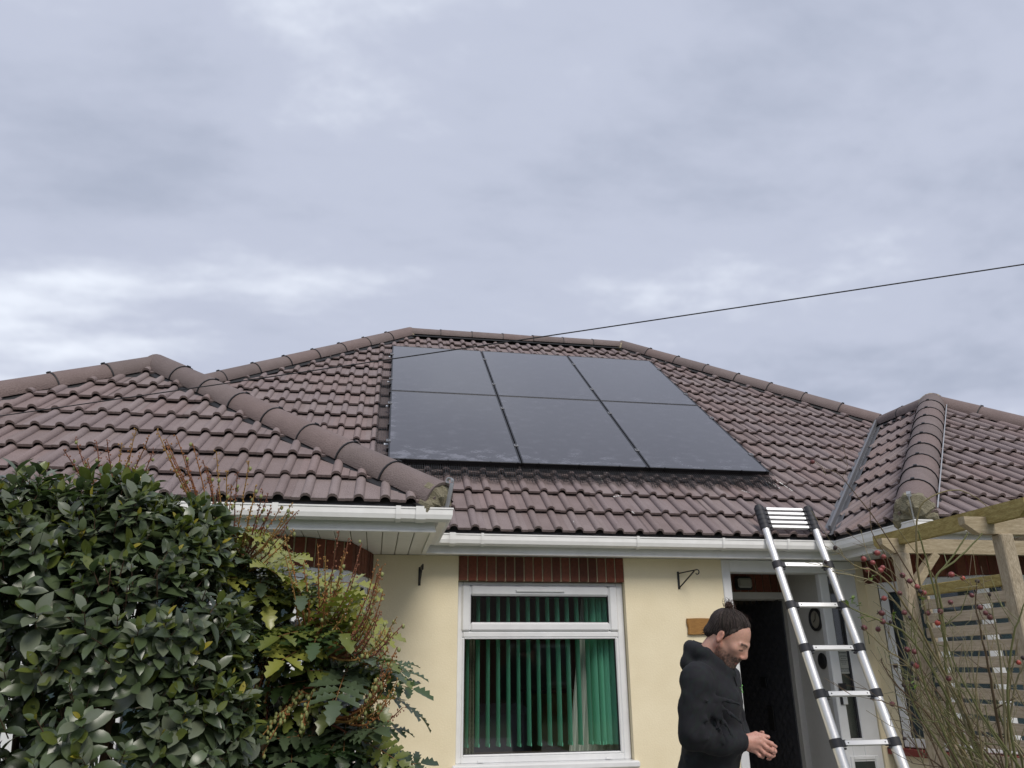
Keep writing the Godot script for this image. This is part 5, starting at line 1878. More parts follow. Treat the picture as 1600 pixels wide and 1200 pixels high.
	var hips := [[1349, 873, 0], [1370, 864, 0], [1380, 870, 0], [1363, 879, 0], [1355, 890, 0], [1375, 891, 0], [1379, 887, 0], [1410, 899, 1], [1421, 908, 1], [1433, 917, 0], [1438, 924, 2], [1443, 926, 0], [1406, 927, 1], [1381, 935, 0], [1350, 981, 1], [1372, 983, 1], [1377, 958, 1], [1379, 971, 1], [1413, 957, 1], [1421, 966, 2], [1450, 958, 1], [1469, 955, 1], [1465, 973, 3], [1391, 972, 2], [1486, 898, 0], [1504, 903, 3], [1527, 908, 2], [1546, 929, 2], [1518, 930, 1], [1485, 941, 1], [1540, 958, 1], [1547, 964, 1], [1532, 949, 1], [1591, 1035, 3], [1599, 1028, 2], [1417, 1015, 1], [1428, 1018, 1], [1432, 1040, 0], [1426, 1037, 2], [1482, 1060, 1], [1399, 1040, 2], [1412, 1071, 2], [1433, 1060, 2], [1394, 1100, 1], [1413, 1154, 2], [1305, 856, 2], [1290, 878, 2], [1269, 722, 1]]
	for q in hips:
		var p := pd(q[0], q[1], 2.38 + rng.randf_range(-0.04, 0.08))
		var d: Vector3 = (Vector3(-0.45, 0.25, 0.1) + rand_dir() * 0.8).normalized()
		var r := rng.randf_range(0.0078, 0.0100) if q[2] != 2 else rng.randf_range(0.0055, 0.0075)
		hip.call(p - d * r, d, q[2], r)
		var m := MB.new()
		var back := p - d * r
		var e := back + Vector3(0.03, -0.04, -0.01) + rand_dir() * 0.02
		m.tube([back, back.lerp(e, 0.5) - d * 0.006, e], [0.0010, 0.0011, 0.0014], 4, false)
		world_part("stalk", t, m.mesh(canes[rng.randi() % 3]))
	for q in [[1325, 946], [1430, 1072], [1427, 1066], [1330, 938], [1338, 948], [1345, 968], [1392, 962], [1440, 940], [1421, 1078], [1356, 905]]:
		var am := leaf_mesh(0.020, 0.010, 0.4, 0.2, green, 3)
		for i in 3:
			part("leaf", t, am).global_transform = Transform3D(look(rand_dir() + Vector3(0, 0.5, 0), Vector3.UP), pd(q[0] + i * 3, q[1] - i * 2, 2.38))

# ---------- solids from blended bones ----------
class Solid:
	var prims := []          # capsules and ellipsoids
	var cell := 0.01
	var ripple: FastNoiseLite
	var ripple_by := 0.0
	var ripple_scale := 1.0
	var verts := PackedVector3Array()
	var norms := PackedVector3Array()
	var faces := PackedInt32Array()
	var relax := 1
	func cap(a: Vector3, b: Vector3, ra: float, rb: float, k := 0.02, cut := false) -> void:
		prims.append([0, a, b, ra, rb, k, cut, a.lerp(b, 0.5), a.distance_to(b) * 0.5 + maxf(ra, rb)])
	func ell(o: Vector3, bs: Basis, r: Vector3, k := 0.02, cut := false) -> void:
		prims.append([1, o, bs.inverse(), r, 0.0, k, cut, o, maxf(r.x, maxf(r.y, r.z))])
	func chain(pts: Array, rad: Array, k := 0.02) -> void:
		for i in pts.size() - 1:
			cap(pts[i], pts[i + 1], rad[i], rad[i + 1], k)
	static func one(q: Array, p: Vector3) -> float:
		if q[0] == 0:
			var ab: Vector3 = q[2] - q[1]
			var t := clampf((p - q[1]).dot(ab) / maxf(ab.length_squared(), 1e-9), 0.0, 1.0)
			return p.distance_to(q[1] + ab * t) - lerpf(q[3], q[4], t)
		var l: Vector3 = q[2] * (p - q[1])
		var r: Vector3 = q[3]
		var k0 := (l / r).length()
		var k1 := (l / (r * r)).length()
		return k0 * (k0 - 1.0) / maxf(k1, 1e-6)
	func field(p: Vector3, near: Array) -> float:
		var d := 1.0
		for q in near:
			var e := Solid.one(q, p)
			var k: float = q[5]
			if q[6]:
				var h := clampf(0.5 - 0.5 * (d + e) / k, 0.0, 1.0)
				d = lerpf(d, -e, h) + k * h * (1.0 - h)
			else:
				var h := clampf(0.5 + 0.5 * (e - d) / k, 0.0, 1.0)
				d = lerpf(e, d, h) - k * h * (1.0 - h)
		if ripple:
			d += ripple.get_noise_3d(p.x * ripple_scale, p.y * ripple_scale, p.z * ripple_scale) * ripple_by
		return d
	func build() -> void:
		var lo := Vector3(1e9, 1e9, 1e9)
		var hi := -lo
		for q in prims:
			if q[6]: continue
			lo = lo.min(q[7] - Vector3.ONE * (q[8] + 0.03))
			hi = hi.max(q[7] + Vector3.ONE * (q[8] + 0.03))
		var nb := 6
		var span := cell * nb
		var size := ((hi - lo) / span).ceil()
		var index := {}
		var memo := {}
		var crossings := []
		for bi in int(size.x):
			for bj in int(size.y):
				for bk in int(size.z):
					var o := lo + Vector3(bi, bj, bk) * span
					var c := o + Vector3.ONE * span * 0.5
					var near := []
					var touch := 1e9
					for q in prims:
						var reach: float = c.distance_to(q[7]) - q[8]
						if reach > span * 0.9 + 0.14: continue
						var e := Solid.one(q, c)
						if e < span * 0.9 + q[5] * 1.6 + 0.06 or q[0] == 1:
							near.append(q)
							if not q[6]: touch = minf(touch, e)
					if near.is_empty() or touch > span * 0.87 + 0.08 or touch < -span * 0.87 - 0.03:
						continue
					var n1 := nb + 1
					var val := PackedFloat32Array()
					val.resize(n1 * n1 * n1)
					var any_in := false
					var any_out := false
					for i in n1:
						for j in n1:
							for k in n1:
								var key := ((bi * nb + i) * 4096 + bj * nb + j) * 4096 + bk * nb + k
								var f: float
								if memo.has(key):
									f = memo[key]
								else:
									f = field(o + Vector3(i, j, k) * cell, near)
									memo[key] = f
								val[(i * n1 + j) * n1 + k] = f
								if f < 0.0: any_in = true
								else: any_out = true
					if not (any_in and any_out): continue
					for i in nb:
						for j in nb:
							for k in nb:
								var sum := Vector3.ZERO
								var cnt := 0
								var cv := []
								for e in 8:
									cv.append(val[((i + (e & 1)) * n1 + j + ((e >> 1) & 1)) * n1 + k + ((e >> 2) & 1)])
								for e in 8:
									for ax in 3:
										if e & (1 << ax): continue
										var e2 := e | (1 << ax)
										if (cv[e] < 0.0) != (cv[e2] < 0.0):
											var t: float = cv[e] / (cv[e] - cv[e2])
											var pa := Vector3(e & 1, (e >> 1) & 1, (e >> 2) & 1)
											var pb := Vector3(e2 & 1, (e2 >> 1) & 1, (e2 >> 2) & 1)
											sum += pa.lerp(pb, t)
											cnt += 1
								if cnt == 0: continue
								var id := Vector3i(bi * nb + i, bj * nb + j, bk * nb + k)
								index[id] = verts.size()
								verts.append(o + (Vector3(i, j, k) + sum / cnt) * cell)
								for ax in 3:
									var a: float = cv[0]
									var b: float = cv[1 << ax]
									if (a < 0.0) != (b < 0.0):
										crossings.append([id, ax, a < 0.0])
		norms.resize(verts.size())
		for q in crossings:
			var id: Vector3i = q[0]
			var u := Vector3i.ZERO
			var w := Vector3i.ZERO
			u[(q[1] + 1) % 3] = 1
			w[(q[1] + 2) % 3] = 1
			var ids := [id, id - u, id - u - w, id - w]
			var ok := true
			for x in ids:
				if not index.has(x): ok = false
			if not ok: continue
			var a: int = index[ids[0]]
			var b: int = index[ids[1]]
			var c: int = index[ids[2]]
			var d: int = index[ids[3]]
			if q[2]: faces.append_array([a, c, b, a, d, c])
			else: faces.append_array([a, b, c, a, c, d])
		for it in relax:         # even out the mesh
			var sum := PackedVector3Array()
			sum.resize(verts.size())
			var cnt := PackedInt32Array()
			cnt.resize(verts.size())
			for f in range(0, faces.size(), 3):
				for e in 3:
					var a := faces[f + e]
					var b := faces[f + (e + 1) % 3]
					sum[a] += verts[b]; sum[b] += verts[a]
					cnt[a] += 1; cnt[b] += 1
			for i in verts.size():
				if cnt[i] > 0: verts[i] = verts[i].lerp(sum[i] / cnt[i], 0.5)
		norms.fill(Vector3.ZERO)
		for f in range(0, faces.size(), 3):
			var g := (verts[faces[f + 2]] - verts[faces[f]]).cross(verts[faces[f + 1]] - verts[faces[f]])
			for e in 3: norms[faces[f + e]] += g
		for i in norms.size():
			norms[i] = norms[i].normalized()
	func into(m: MB, paint: Callable) -> void:
		var cols := PackedColorArray()
		for i in verts.size():
			cols.append(paint.call(verts[i], norms[i]))
		for f in faces:
			m.v.append(verts[f]); m.n.append(norms[f]); m.c.append(cols[f]); m.uv.append(Vector2.ZERO)

func painted(rough: float) -> StandardMaterial3D:
	var m := StandardMaterial3D.new()
	m.vertex_color_use_as_albedo = true
	m.roughness = rough
	return m

func person() -> void:
	var fwd := Vector3(0.867, 0, 0.498)           # the way he faces
	var right := Vector3(-0.498, 0, 0.867)        # his right side, towards the garden
	var up := Vector3.UP
	var mid := 3.5
	var hc := pd(1140, 996, mid)
	var tilt := deg_to_rad(40.0)
	var gaze := fwd.rotated(up, deg_to_rad(-20.0))       # the head turns a little more to the garden than the chest
	var hr_ := right.rotated(up, deg_to_rad(-20.0))
	var hf := gaze * cos(tilt) - up * sin(tilt)
	var hu := up * cos(tilt) + gaze * sin(tilt)
	var hb := Basis(hr_, hu, hf)
	var H := func(x: float, y: float, z: float) -> Vector3: return hc + hb * Vector3(x, y, z)
	var feet := Vector3(pd(1110, 1180, mid).x, 0, pd(1110, 1180, mid).z)
	var t := thing("person", "man in a black hooded sweatshirt with tied-up hair, looking down at his hands", "person", feet)
	var skin := Color(0.50, 0.285, 0.215)
	# --- head ---
	var head := Solid.new()
	head.cell = 0.0042
	head.ell(H.call(0, 0.030, -0.016), hb, Vector3(0.074, 0.084, 0.097), 0.02)
	head.ell(H.call(0, -0.036, 0.034), hb, Vector3(0.055, 0.080, 0.060), 0.03)
	head.cap(H.call(-0.015, -0.101, 0.066), H.call(0.015, -0.101, 0.066), 0.020, 0.020, 0.025)
	for s in [-1.0, 1.0]:
		head.cap(H.call(s * 0.053, -0.044, 0.000), H.call(s * 0.024, -0.096, 0.056), 0.019, 0.018, 0.025)
		head.ell(H.call(s * 0.040, -0.010, 0.062), hb, Vector3(0.019, 0.017, 0.016), 0.025)
		head.cap(H.call(s * 0.012, 0.021, 0.085), H.call(s * 0.040, 0.020, 0.072), 0.0085, 0.0075, 0.012)
		head.ell(H.call(s * 0.034, 0.003, 0.096), hb, Vector3(0.014, 0.010, 0.012), 0.010, true)
		head.ell(H.call(s * 0.031, 0.001, 0.0755), hb, Vector3(0.0135, 0.0105, 0.0125), 0.003)
		head.ell(H.call(s * 0.0125, -0.034, 0.099), hb, Vector3(0.0085, 0.0075, 0.010), 0.006)
		# ear: a shell with a hollow
		head.ell(H.call(s * 0.0765, -0.004, -0.010), hb * Basis(Vector3.UP, s * 0.35), Vector3(0.0085, 0.031, 0.0185), 0.005)
		head.ell(H.call(s * 0.0845, -0.001, -0.008), hb * Basis(Vector3.UP, s * 0.35), Vector3(0.0050, 0.019, 0.0100), 0.004, true)
	head.cap(H.call(0, 0.016, 0.082), H.call(0, -0.023, 0.1040), 0.0105, 0.0118, 0.012)
	head.cap(H.call(-0.019, -0.0555, 0.0865), H.call(0.019, -0.0555, 0.0865), 0.0065, 0.0065, 0.006)
	head.cap(H.call(-0.016, -0.0715, 0.0835), H.call(0.016, -0.0715, 0.0835), 0.0075, 0.0075, 0.006)
	head.cap(H.call(-0.016, -0.0640, 0.0965), H.call(0.016, -0.0640, 0.0965), 0.0032, 0.0032, 0.003, true)
	var nb := pd(1103, 1034, mid + 0.02)
	head.cap(H.call(0, -0.045, -0.030), nb, 0.054, 0.062, 0.03)
	head.build()
	var fuzz := FastNoiseLite.new()
	fuzz.seed = 12
	fuzz.frequency = 90.0
	fuzz.fractal_octaves = 2
	var skin_paint := func(p: Vector3, _n: Vector3) -> Color:
		var l: Vector3 = hb.inverse() * (p - hc)
		var g := fuzz.get_noise_3d(p.x, p.y, p.z)
		var c := skin * (1.0 + 0.10 * g)
		var ruddy := clampf(1.0 - Vector3(l.x / 0.05, (l.y + 0.025) / 0.03, (l.z - 0.085) / 0.05).length(), 0.0, 1.0)
		c = c.lerp(Color(0.50, 0.19, 0.13), 0.5 * ruddy)
		if absf(l.x) > 0.066: c = c.lerp(Color(0.50, 0.19, 0.13), 0.45)
		# stubble on jaw, chin and upper lip
		var jaw := smoothstep(-0.032, -0.055, l.y - 0.25 * maxf(0.0, 0.045 - l.z)) * smoothstep(-0.03, 0.012, l.z)
		var lip := smoothstep(-0.040, -0.046, l.y) * smoothstep(0.07, 0.08, l.z)
		var beard := clampf(maxf(jaw * smoothstep(-0.04, -0.01, l.z) * (0.72 + 0.35 * smoothstep(0.03, 0.06, l.z)), lip * 1.1) * (0.86 + 0.5 * g), 0.0, 0.95)
		if l.y < -0.105: beard *= 0.8
		if l.y < -0.118 or l.z < 0.0: beard *= 0.3
		c = c.lerp(Color(0.050, 0.033, 0.026), beard)
		if absf(l.y + 0.0715) < 0.006 and absf(l.x) < 0.018 and l.z > 0.084: c = Color(0.36, 0.13, 0.11)
		if absf(l.y + 0.0637) < 0.0036 and absf(l.x) < 0.019 and l.z > 0.07: c = Color(0.06, 0.02, 0.018)
		# brows and lowered lashes
		var bx_ := absf(l.x)
		if bx_ > 0.010 and bx_ < 0.047 and absf(l.y - (0.0245 - 0.0035 * absf(bx_ - 0.026) / 0.02)) < 0.0048 and l.z > 0.05: c = c.lerp(Color(0.022, 0.015, 0.012), 0.85)
		if absf(bx_ - 0.031) < 0.0135 and absf(l.y + 0.0045) < 0.0024 and l.z > 0.072: c = Color(0.03, 0.018, 0.015)
		return c
	var body := MB.new()
	head.into(body, skin_paint)
	# --- the joints ---
	var sr := pd(1089, 1063, mid - 0.17)
	var sl := pd(1134, 1060, mid + 0.17)
	var er := pd(1085, 1147, mid - 0.23)
	var el := pd(1146, 1142, mid + 0.20)
	var wr := pd(1160, 1159.5, mid - 0.15)
	var wl := pd(1176, 1164, mid + 0.02)
	var chest := pd(1114, 1090, mid)
	var belly := pd(1116, 1150, mid)
	var hip := pd(1108, 1205, mid)
	var knee := []
	var ankle := []
	var hipj := []
	for s in [-1.0, 1.0]:
		hipj.append(hip + right * 0.09 * s - up * 0.02)
		knee.append(Vector3(hip.x, 0.50, hip.z) + right * 0.10 * s + fwd * 0.02)
		ankle.append(Vector3(hip.x, 0.09, hip.z) + right * 0.11 * s - fwd * 0.02)
	var bone := Solid.new()
	bone.cell = 0.026
	bone.chain([nb, chest, belly, hip], [0.06, 0.10, 0.10, 0.10], 0.05)
	bone.chain([sr, er, wr], [0.042, 0.036, 0.027], 0.02)
	bone.chain([sl, el, wl], [0.042, 0.036, 0.027], 0.02)
	bone.cap(sr, sl, 0.05, 0.05, 0.05)
	for i in 2:
		bone.chain([hipj[i], knee[i], ankle[i]], [0.07, 0.05, 0.035], 0.03)
		bone.cap(ankle[i] - up * 0.04, ankle[i] + fwd * 0.13 - up * 0.05, 0.035, 0.03, 0.02)
	bone.build()
	var flat_skin := func(p: Vector3, _n: Vector3) -> Color: return skin * (1.0 + 0.12 * fuzz.get_noise_3d(p.x, p.y, p.z))
	bone.into(body, flat_skin)
	# --- hands, one folded over the other ---
	var D := mid - 0.15
	var hr := Solid.new()
	hr.cell = 0.0034
	var K := [pd(1187, 1152, D - 0.004), pd(1188, 1159.5, D - 0.014), pd(1185.5, 1167, D - 0.014), pd(1181, 1173.5, D - 0.008)]
	var wst := [pd(1165, 1154, D), pd(1164, 1158, D - 0.006), pd(1164, 1163, D - 0.006), pd(1164, 1166, D)]
	hr.cap(wr, pd(1168, 1160, D), 0.026, 0.025, 0.015)
	for i in 4:
		hr.cap(wst[i], K[i], 0.0155, 0.0115, 0.012)
	hr.chain([K[0], pd(1197, 1158, D - 0.012), pd(1206, 1163, D - 0.004), pd(1212.5, 1166.5, D + 0.008)], [0.0105, 0.0092, 0.0084, 0.0068], 0.004)
	hr.chain([K[1], pd(1198, 1168, D - 0.022), pd(1206, 1172.5, D - 0.010), pd(1210, 1174.5, D + 0.010)], [0.0108, 0.0096, 0.0088, 0.0072], 0.004)
	hr.chain([K[2], pd(1194, 1176, D - 0.024), pd(1201.5, 1180, D - 0.012), pd(1206, 1181, D + 0.008)], [0.0104, 0.0092, 0.0084, 0.0070], 0.004)
	hr.chain([K[3], pd(1186.5, 1180.5, D - 0.020), pd(1191.5, 1182.5, D - 0.008), pd(1193, 1180, D + 0.010)], [0.0095, 0.0084, 0.0076, 0.0064], 0.004)
	hr.chain([pd(1169, 1152, D + 0.004), pd(1181, 1147.5, D + 0.014), pd(1192, 1150.0, D + 0.012), pd(1200.5, 1151.5, D + 0.010)], [0.0155, 0.0118, 0.0102, 0.0082], 0.007)
	hr.build()
	var hl := Solid.new()
	hl.cell = 0.0040
	var E := mid - 0.085
	hl.cap(wl, pd(1181, 1164, E + 0.04), 0.026, 0.025, 0.015)
	var LK := [pd(1196, 1158, E + 0.01), pd(1198, 1164, E + 0.004), pd(1198, 1171, E + 0.004), pd(1195, 1177, E + 0.008)]
	for i in 4:
		hl.cap(pd(1182, 1159 + i * 3.0, E + 0.03), LK[i], 0.0150, 0.0115, 0.012)
	hl.chain([LK[0], pd(1206, 1162, E - 0.006), pd(1209, 1168, E - 0.020), pd(1206, 1171, E - 0.034)], [0.0105, 0.0092, 0.0084, 0.0070], 0.004)
	hl.chain([LK[1], pd(1208, 1168, E - 0.010), pd(1211, 1174, E - 0.024), pd(1208, 1177, E - 0.038)], [0.0108, 0.0095, 0.0086, 0.0072], 0.004)
	hl.chain([LK[2], pd(1207, 1175, E - 0.010), pd(1209, 1180, E - 0.022), pd(1205, 1183, E - 0.034)], [0.0104, 0.0092, 0.0084, 0.0070], 0.004)
	hl.chain([LK[3], pd(1202, 1181, E - 0.006), pd(1203, 1185, E - 0.016), pd(1199, 1186, E - 0.026)], [0.0094, 0.0083, 0.0076, 0.0062], 0.004)
	hl.chain([pd(1184, 1158, E + 0.03), pd(1187, 1150, E + 0.02), pd(1190, 1146, E + 0.010), pd(1192, 1144.5, E + 0.0)], [0.0145, 0.0112, 0.0098, 0.0078], 0.007)
	hl.build()
	var hand_skin := func(p: Vector3, n: Vector3) -> Color:
		var g := fuzz.get_noise_3d(p.x * 1.3, p.y * 1.3, p.z * 1.3)
		return Color(0.52, 0.275, 0.215) * (1.0 + 0.18 * g)
	hr.into(body, hand_skin)
	hl.into(body, hand_skin)
	var sm := painted(0.5)
	sm.subsurf_scatter_enabled = true
	sm.subsurf_scatter_strength = 0.08
	world_part("body", t, body.mesh(sm))
	# nails
	var nails := MB.new()
	for q in [[pd(1213, 1166.2, D + 0.004), pd(1206, 1163, D - 0.004)], [pd(1200.8, 1150.6, D + 0.003), pd(1192, 1150, D + 0.012)]]:
		var d: Vector3 = (q[0] - q[1]).normalized()
		nails.ball(q[0] - d * 0.006, Vector3(0.0052, 0.0014, 0.0060), 8, 5, look(d, (CAM - q[0]).normalized() + up))
	world_part("nails", t, nails.mesh(plain(0.56, 0.36, 0.29, 0.35)))
	# --- hair, drawn back into a knot ---
	var hair := Solid.new()
	hair.cell = 0.005
	hair.ell(H.call(0, 0.0335, -0.0210), hb, Vector3(0.0785, 0.0855, 0.1025), 0.004)
	hair.cap(H.call(-0.03, -0.03, -0.082), H.call(0.03, -0.03, -0.082), 0.028, 0.028, 0.03)
	# cut away the face, and the neck below the hairline
	var wide := 0.5
	hair.ell(H.call(0, -0.062, 0.110), hb, Vector3(0.14, 0.175, 0.124), 0.003, true)
	hair.ell(H.call(0, -0.150, 0.010), hb, Vector3(0.14, 0.135, 0.075), 0.006, true)
	hair.ell(H.call(0, -0.175, -0.060), hb, Vector3(0.14, 0.110, 0.09), 0.006, true)
	for s in [-1.0, 1.0]:
		hair.ell(H.call(s * 0.086, -0.006, -0.008), hb, Vector3(0.018, 0.034, 0.021), 0.003, true)
	hair.ripple = FastNoiseLite.new()
	hair.ripple.seed = 4
	hair.ripple.frequency = 1.0
	hair.ripple_scale = 70.0
	hair.ripple_by = 0.0022
	hair.build()
	var hm := MB.new()
	hair.into(hm, func(p: Vector3, _n: Vector3) -> Color:
		var l: Vector3 = hb.inverse() * (p - hc) - Vector3(0, 0.10, -0.075)
		var streak := sin(atan2(l.x, l.z + 0.001) * 46.0 + fuzz.get_noise_3d(p.x * 0.3, p.y * 0.3, p.z * 0.3) * 5.0)
		return Color(0.016, 0.012, 0.011).lerp(Color(0.060, 0.047, 0.042), 0.5 + 0.5 * streak))
	var bun: Vector3 = H.call(0, 0.112, -0.080)
	var tress := RandomNumberGenerator.new()
	tress.seed = 31
	hm.col = Color(0.062, 0.036, 0.030)
	for i in 70:      # looped locks of the knot, and loose frizz
		var a := tress.randf() * TAU
		var r := tress.randf_range(0.005, 0.016)
		var ax := (hu + right * tress.randf_range(-0.8, 0.8) + hf * tress.randf_range(-0.8, 0.8)).normalized()
		var q := look(ax, right)
		var pts := []
		for k in 7:
			var an := a + k * 0.75
			pts.append(bun + q * Vector3(cos(an) * r, sin(an) * r, (k - 3) * 0.004) + hu * 0.004)
		hm.tube(pts, [0.0032, 0.0036, 0.0036, 0.0034, 0.003, 0.0024, 0.0012], 5, false)
	for i in 46:
		var o: Vector3 = bun + Vector3(tress.randf_range(-1, 1), tress.randf_range(-1, 1), tress.randf_range(-1, 1)) * 0.014
		var d: Vector3 = (hu * tress.randf_range(-0.2, 1.1) - hf * tress.randf_range(-0.3, 1.2) + right * tress.randf_range(-0.7, 0.7)).normalized()
		var e: Vector3 = d.cross(right).normalized() * tress.randf_range(-0.012, 0.012)
		hm.tube([o, o + d * 0.014 + e, o + d * 0.026 + e * 0.3, o + d * 0.034 - e], [0.0011, 0.0010, 0.0008, 0.0004], 3, false)
	hm.col = Color(0.050, 0.028, 0.024)
	for i in 46:      # wisps at the nape and along the crown
		var th := tress.randf_range(-0.9, 0.9)
		var o: Vector3 = H.call(0.055 * sin(th * 1.6), -0.038 + tress.randf_range(-0.016, 0.02), -0.098 + 0.02 * absf(th)) if i < 28 else H.call(tress.randf_range(-0.05, 0.05), 0.115, tress.randf_range(-0.07, 0.03))
		var d: Vector3 = (-hu * tress.randf_range(0.1, 0.9) - hf * tress.randf_range(0.3, 1.0) + right * tress.randf_range(-0.5, 0.5)).normalized() if i < 28 else (hu * 0.5 - hf + right * tress.randf_range(-0.4, 0.4)).normalized()
		hm.tube([o, o + d * 0.011, o + d * 0.020 + hu * tress.randf_range(-0.006, 0.006), o + d * 0.026 + right * tress.randf_range(-0.008, 0.008)], [0.0016, 0.0013, 0.0009, 0.0004], 3, false)
	hm.col = Color(0.040, 0.027, 0.023)
	for i in 520:      # strands combed back over the skull to the knot
		var an := tress.randf_range(-1.0, 1.0)
		var z0 := lerpf(0.046, -0.012, absf(an)) + tress.randf_range(-0.03, 0.014)
		var pts := []
		for k in 8:
			var s := k / 7.0
			var y0 := lerpf(0.100, 0.022, pow(absf(an), 1.3))
			var q := Vector3(sin(an * 1.5) * 0.075, y0, z0).lerp(Vector3(0, 0.105, -0.078), s)
			var e := Vector3(q.x / 0.0785, (q.y - 0.0315) / 0.0885, (q.z + 0.0185) / 0.1005)
			e = e.normalized() * (1.006 + 0.045 * tress.randf() * sin(PI * minf(s + 0.15, 1.0)))
			pts.append(H.call(e.x * 0.0785, e.y * 0.0885 + 0.0315, e.z * 0.1005 - 0.0185))
		var sh := tress.randf_range(0.4, 2.3)
		hm.col = Color(0.034, 0.027, 0.024) * sh
		hm.tube(pts, [0.0004, 0.0009, 0.0011, 0.0011, 0.0011, 0.0011, 0.0011, 0.0011], 3, false)
	var hair_mat := painted(0.62)
	hair_mat.metallic_specular = 0.3
	world_part("hair", t, hm.mesh(hair_mat))
	# --- clothes ---
	var top := Solid.new()
	top.cell = 0.0115
	var off := right * 0.075
	for s in [-1.0, 1.0]:
		top.chain([pd(1106, 1066, mid) + off * s * 0.8, chest + off * s, belly + off * s * 1.05, hip + off * s, hip - up * 0.10 + off * s], [0.080, 0.112, 0.116, 0.118, 0.112], 0.06)
	top.cap(sr - right * 0.02, sl + right * 0.02, 0.068, 0.066, 0.06)
	top.cap(nb + up * 0.01, pd(1108, 1058, mid), 0.070, 0.09, 0.05)
	top.chain([sr, sr.lerp(er, 0.5) - fwd * 0.004, er], [0.066, 0.062, 0.062], 0.035)
	top.chain([er, er.lerp(wr, 0.5) - up * 0.010, wr - (wr - er).normalized() * 0.012], [0.066, 0.058, 0.040], 0.02)
	top.chain([sl, el, wl - (wl - el).normalized() * 0.01], [0.070, 0.060, 0.038], 0.03)
	for i in 4:       # folds gathered inside the elbow
		var fo := er.lerp(wr, 0.10 + 0.15 * i) + up * (0.044 - 0.006 * i)
		top.cap(fo + right * 0.045 - fwd * 0.016, fo - right * 0.030 + fwd * 0.022, 0.013, 0.009, 0.012)
	for i in 5:       # slack folds down the sleeve
		var so := sr.lerp(er, 0.22 + 0.17 * i) + right * 0.052 + fwd * (0.030 - 0.012 * (i % 2))
		top.cap(so + up * 0.030 - fwd * 0.055, so - up * 0.034 + fwd * 0.018, 0.007, 0.011, 0.013)
	for i in 4:       # and drawn from the armpit across the side
		var pit := sr.lerp(er, 0.30) + fwd * 0.055 - right * 0.01
		var go := (fwd * (1.0 - 0.22 * i) - up * (0.25 + 0.42 * i)).normalized()
		top.cap(pit + go * 0.02, pit + go * (0.13 + 0.03 * i) - right * 0.012, 0.013, 0.007, 0.014)
	for i in 3:
		var ho := belly.lerp(hip, 0.35 + 0.3 * i) + right * 0.180
		top.cap(ho - fwd * 0.09 + up * 0.01, ho + fwd * 0.05 - up * 0.025, 0.010, 0.007, 0.016)
	# the hood lying round the neck
	var hood := []
	for i in 13:
		var a := TAU * i / 12.0
		var rim: Vector3 = nb + up * 0.030 + fwd * (0.020 + 0.086 * cos(a)) + right * 0.083 * sin(a)
		rim += up * (0.030 * -cos(a) - 0.055 * maxf(0.0, cos(a)))
		hood.append(rim)
	for i in 12:
		var back := 0.5 - 0.5 * cos(TAU * (i + 0.5) / 12.0)
		top.cap(hood[i], hood[i + 1], 0.022 + 0.014 * back, 0.022 + 0.014 * back, 0.014)
	top.cap(nb - fwd * 0.075 - up * 0.005 + right * 0.05, nb - fwd * 0.075 - up * 0.005 - right * 0.05, 0.042, 0.042, 0.025)
	top.ripple = FastNoiseLite.new()
	top.ripple.seed = 15
	top.ripple.frequency = 1.0
	top.ripple.fractal_octaves = 4
	top.ripple.fractal_gain = 0.55
	top.ripple_scale = 9.0
	top.ripple_by = 0.013
	top.relax = 1
	top.build()
	var tm := MB.new()
	top.into(tm, func(p: Vector3, _n: Vector3) -> Color:
		var g := fuzz.get_noise_3d(p.x * 0.4, p.y * 0.4, p.z * 0.4)
		return Color(0.0105, 0.0115, 0.0145) * (1.0 + 0.25 * g))
	var cloth := painted(0.9)
	var sweat := world_part("sweatshirt", t, tm.mesh(cloth))
	# ribbed cuffs
	for q in [[er, wr], [el, wl]]:
		var d: Vector3 = (q[1] - q[0]).normalized()
		var cm := MB.new()
		var pts := []
		var rad := []
		for i in 9:
			pts.append(q[1] - d * (0.055 - 0.0075 * i))
			rad.append((0.0405 - 0.0006 * i) + (0.0012 if i % 2 == 0 else 0.0))
		cm.tube(pts, rad, 18)
		world_part("cuff", sweat, cm.mesh(plain(0.012, 0.013, 0.016, 0.9)))
	# small green print on the chest, laid on the cloth
	var em := MB.new()
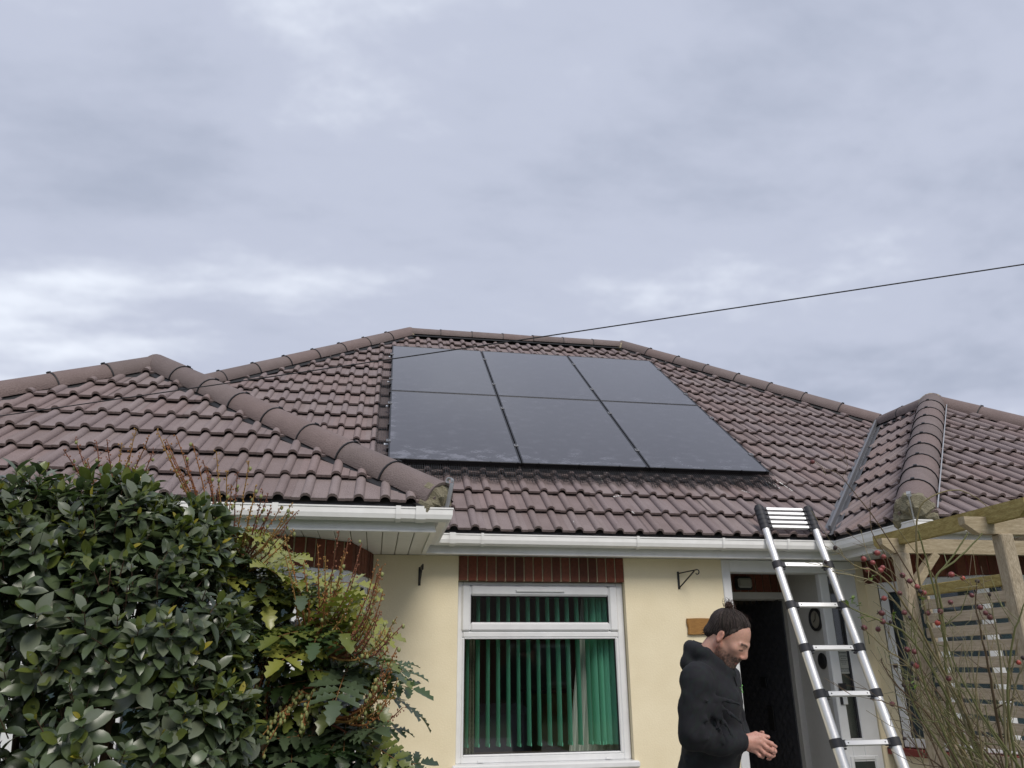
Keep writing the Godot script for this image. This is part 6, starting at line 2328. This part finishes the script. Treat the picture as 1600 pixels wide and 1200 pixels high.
	var stamp := func(x: float, y: float) -> Vector3:
		var d := ray(x, y)
		var len_ := d.length()
		var k := 2.9
		for i in 60:
			var f: float = top.field(CAM + d * k, top.prims)
			if f < 0.0012: break
			k += maxf(f * 0.7 / len_, 0.0004)
		return CAM + d * (k - 0.0008)
	for s in [[1155.5, 1069.5, 1160.5, 1072.0], [1156, 1073.5, 1160, 1075.5], [1157.5, 1076.5, 1160.5, 1078.5], [1159, 1079.5, 1161, 1083]]:
		var a: Vector3 = stamp.call(s[0], s[1])
		var b: Vector3 = stamp.call(s[2], s[1] + 0.6)
		var c: Vector3 = stamp.call(s[2], s[3])
		var d: Vector3 = stamp.call(s[0] + 0.8, s[3])
		em.quad(a, b, c, d, CAM - a)
	world_part("chest_print", sweat, em.mesh(plain(0.13, 0.42, 0.07, 0.8)))
	# drawstring ends
	var ds := MB.new()
	var s0: Vector3 = stamp.call(1147, 1056)
	var s1: Vector3 = stamp.call(1152, 1072)
	ds.tube([s0, s0.lerp(s1, 0.5), s1], [0.003, 0.003, 0.0034], 6)
	world_part("drawstring", sweat, ds.mesh(plain(0.02, 0.02, 0.024, 0.8)))
	# trousers and shoes, below the picture's edge
	var legs := Solid.new()
	legs.cell = 0.028
	legs.cap(hipj[0], hipj[1], 0.11, 0.11, 0.05)
	for i in 2:
		legs.chain([hipj[i], knee[i], ankle[i] + up * 0.02], [0.098, 0.075, 0.060], 0.04)
	legs.build()
	var lm := MB.new()
	legs.into(lm, func(_p: Vector3, _n: Vector3) -> Color: return Color(0.03, 0.032, 0.036))
	world_part("trousers", t, lm.mesh(painted(0.9)))
	for i in 2:
		var shoe := Solid.new()
		shoe.cell = 0.012
		shoe.cap(ankle[i] - up * 0.035 - fwd * 0.03, ankle[i] - up * 0.045 + fwd * 0.15, 0.045, 0.040, 0.02)
		shoe.cap(ankle[i] + up * 0.02, ankle[i] - up * 0.04, 0.045, 0.045, 0.03)
		shoe.build()
		var shm := MB.new()
		shoe.into(shm, func(_p: Vector3, _n: Vector3) -> Color: return Color(0.05, 0.04, 0.03))
		world_part("shoe", t, shm.mesh(painted(0.7)))
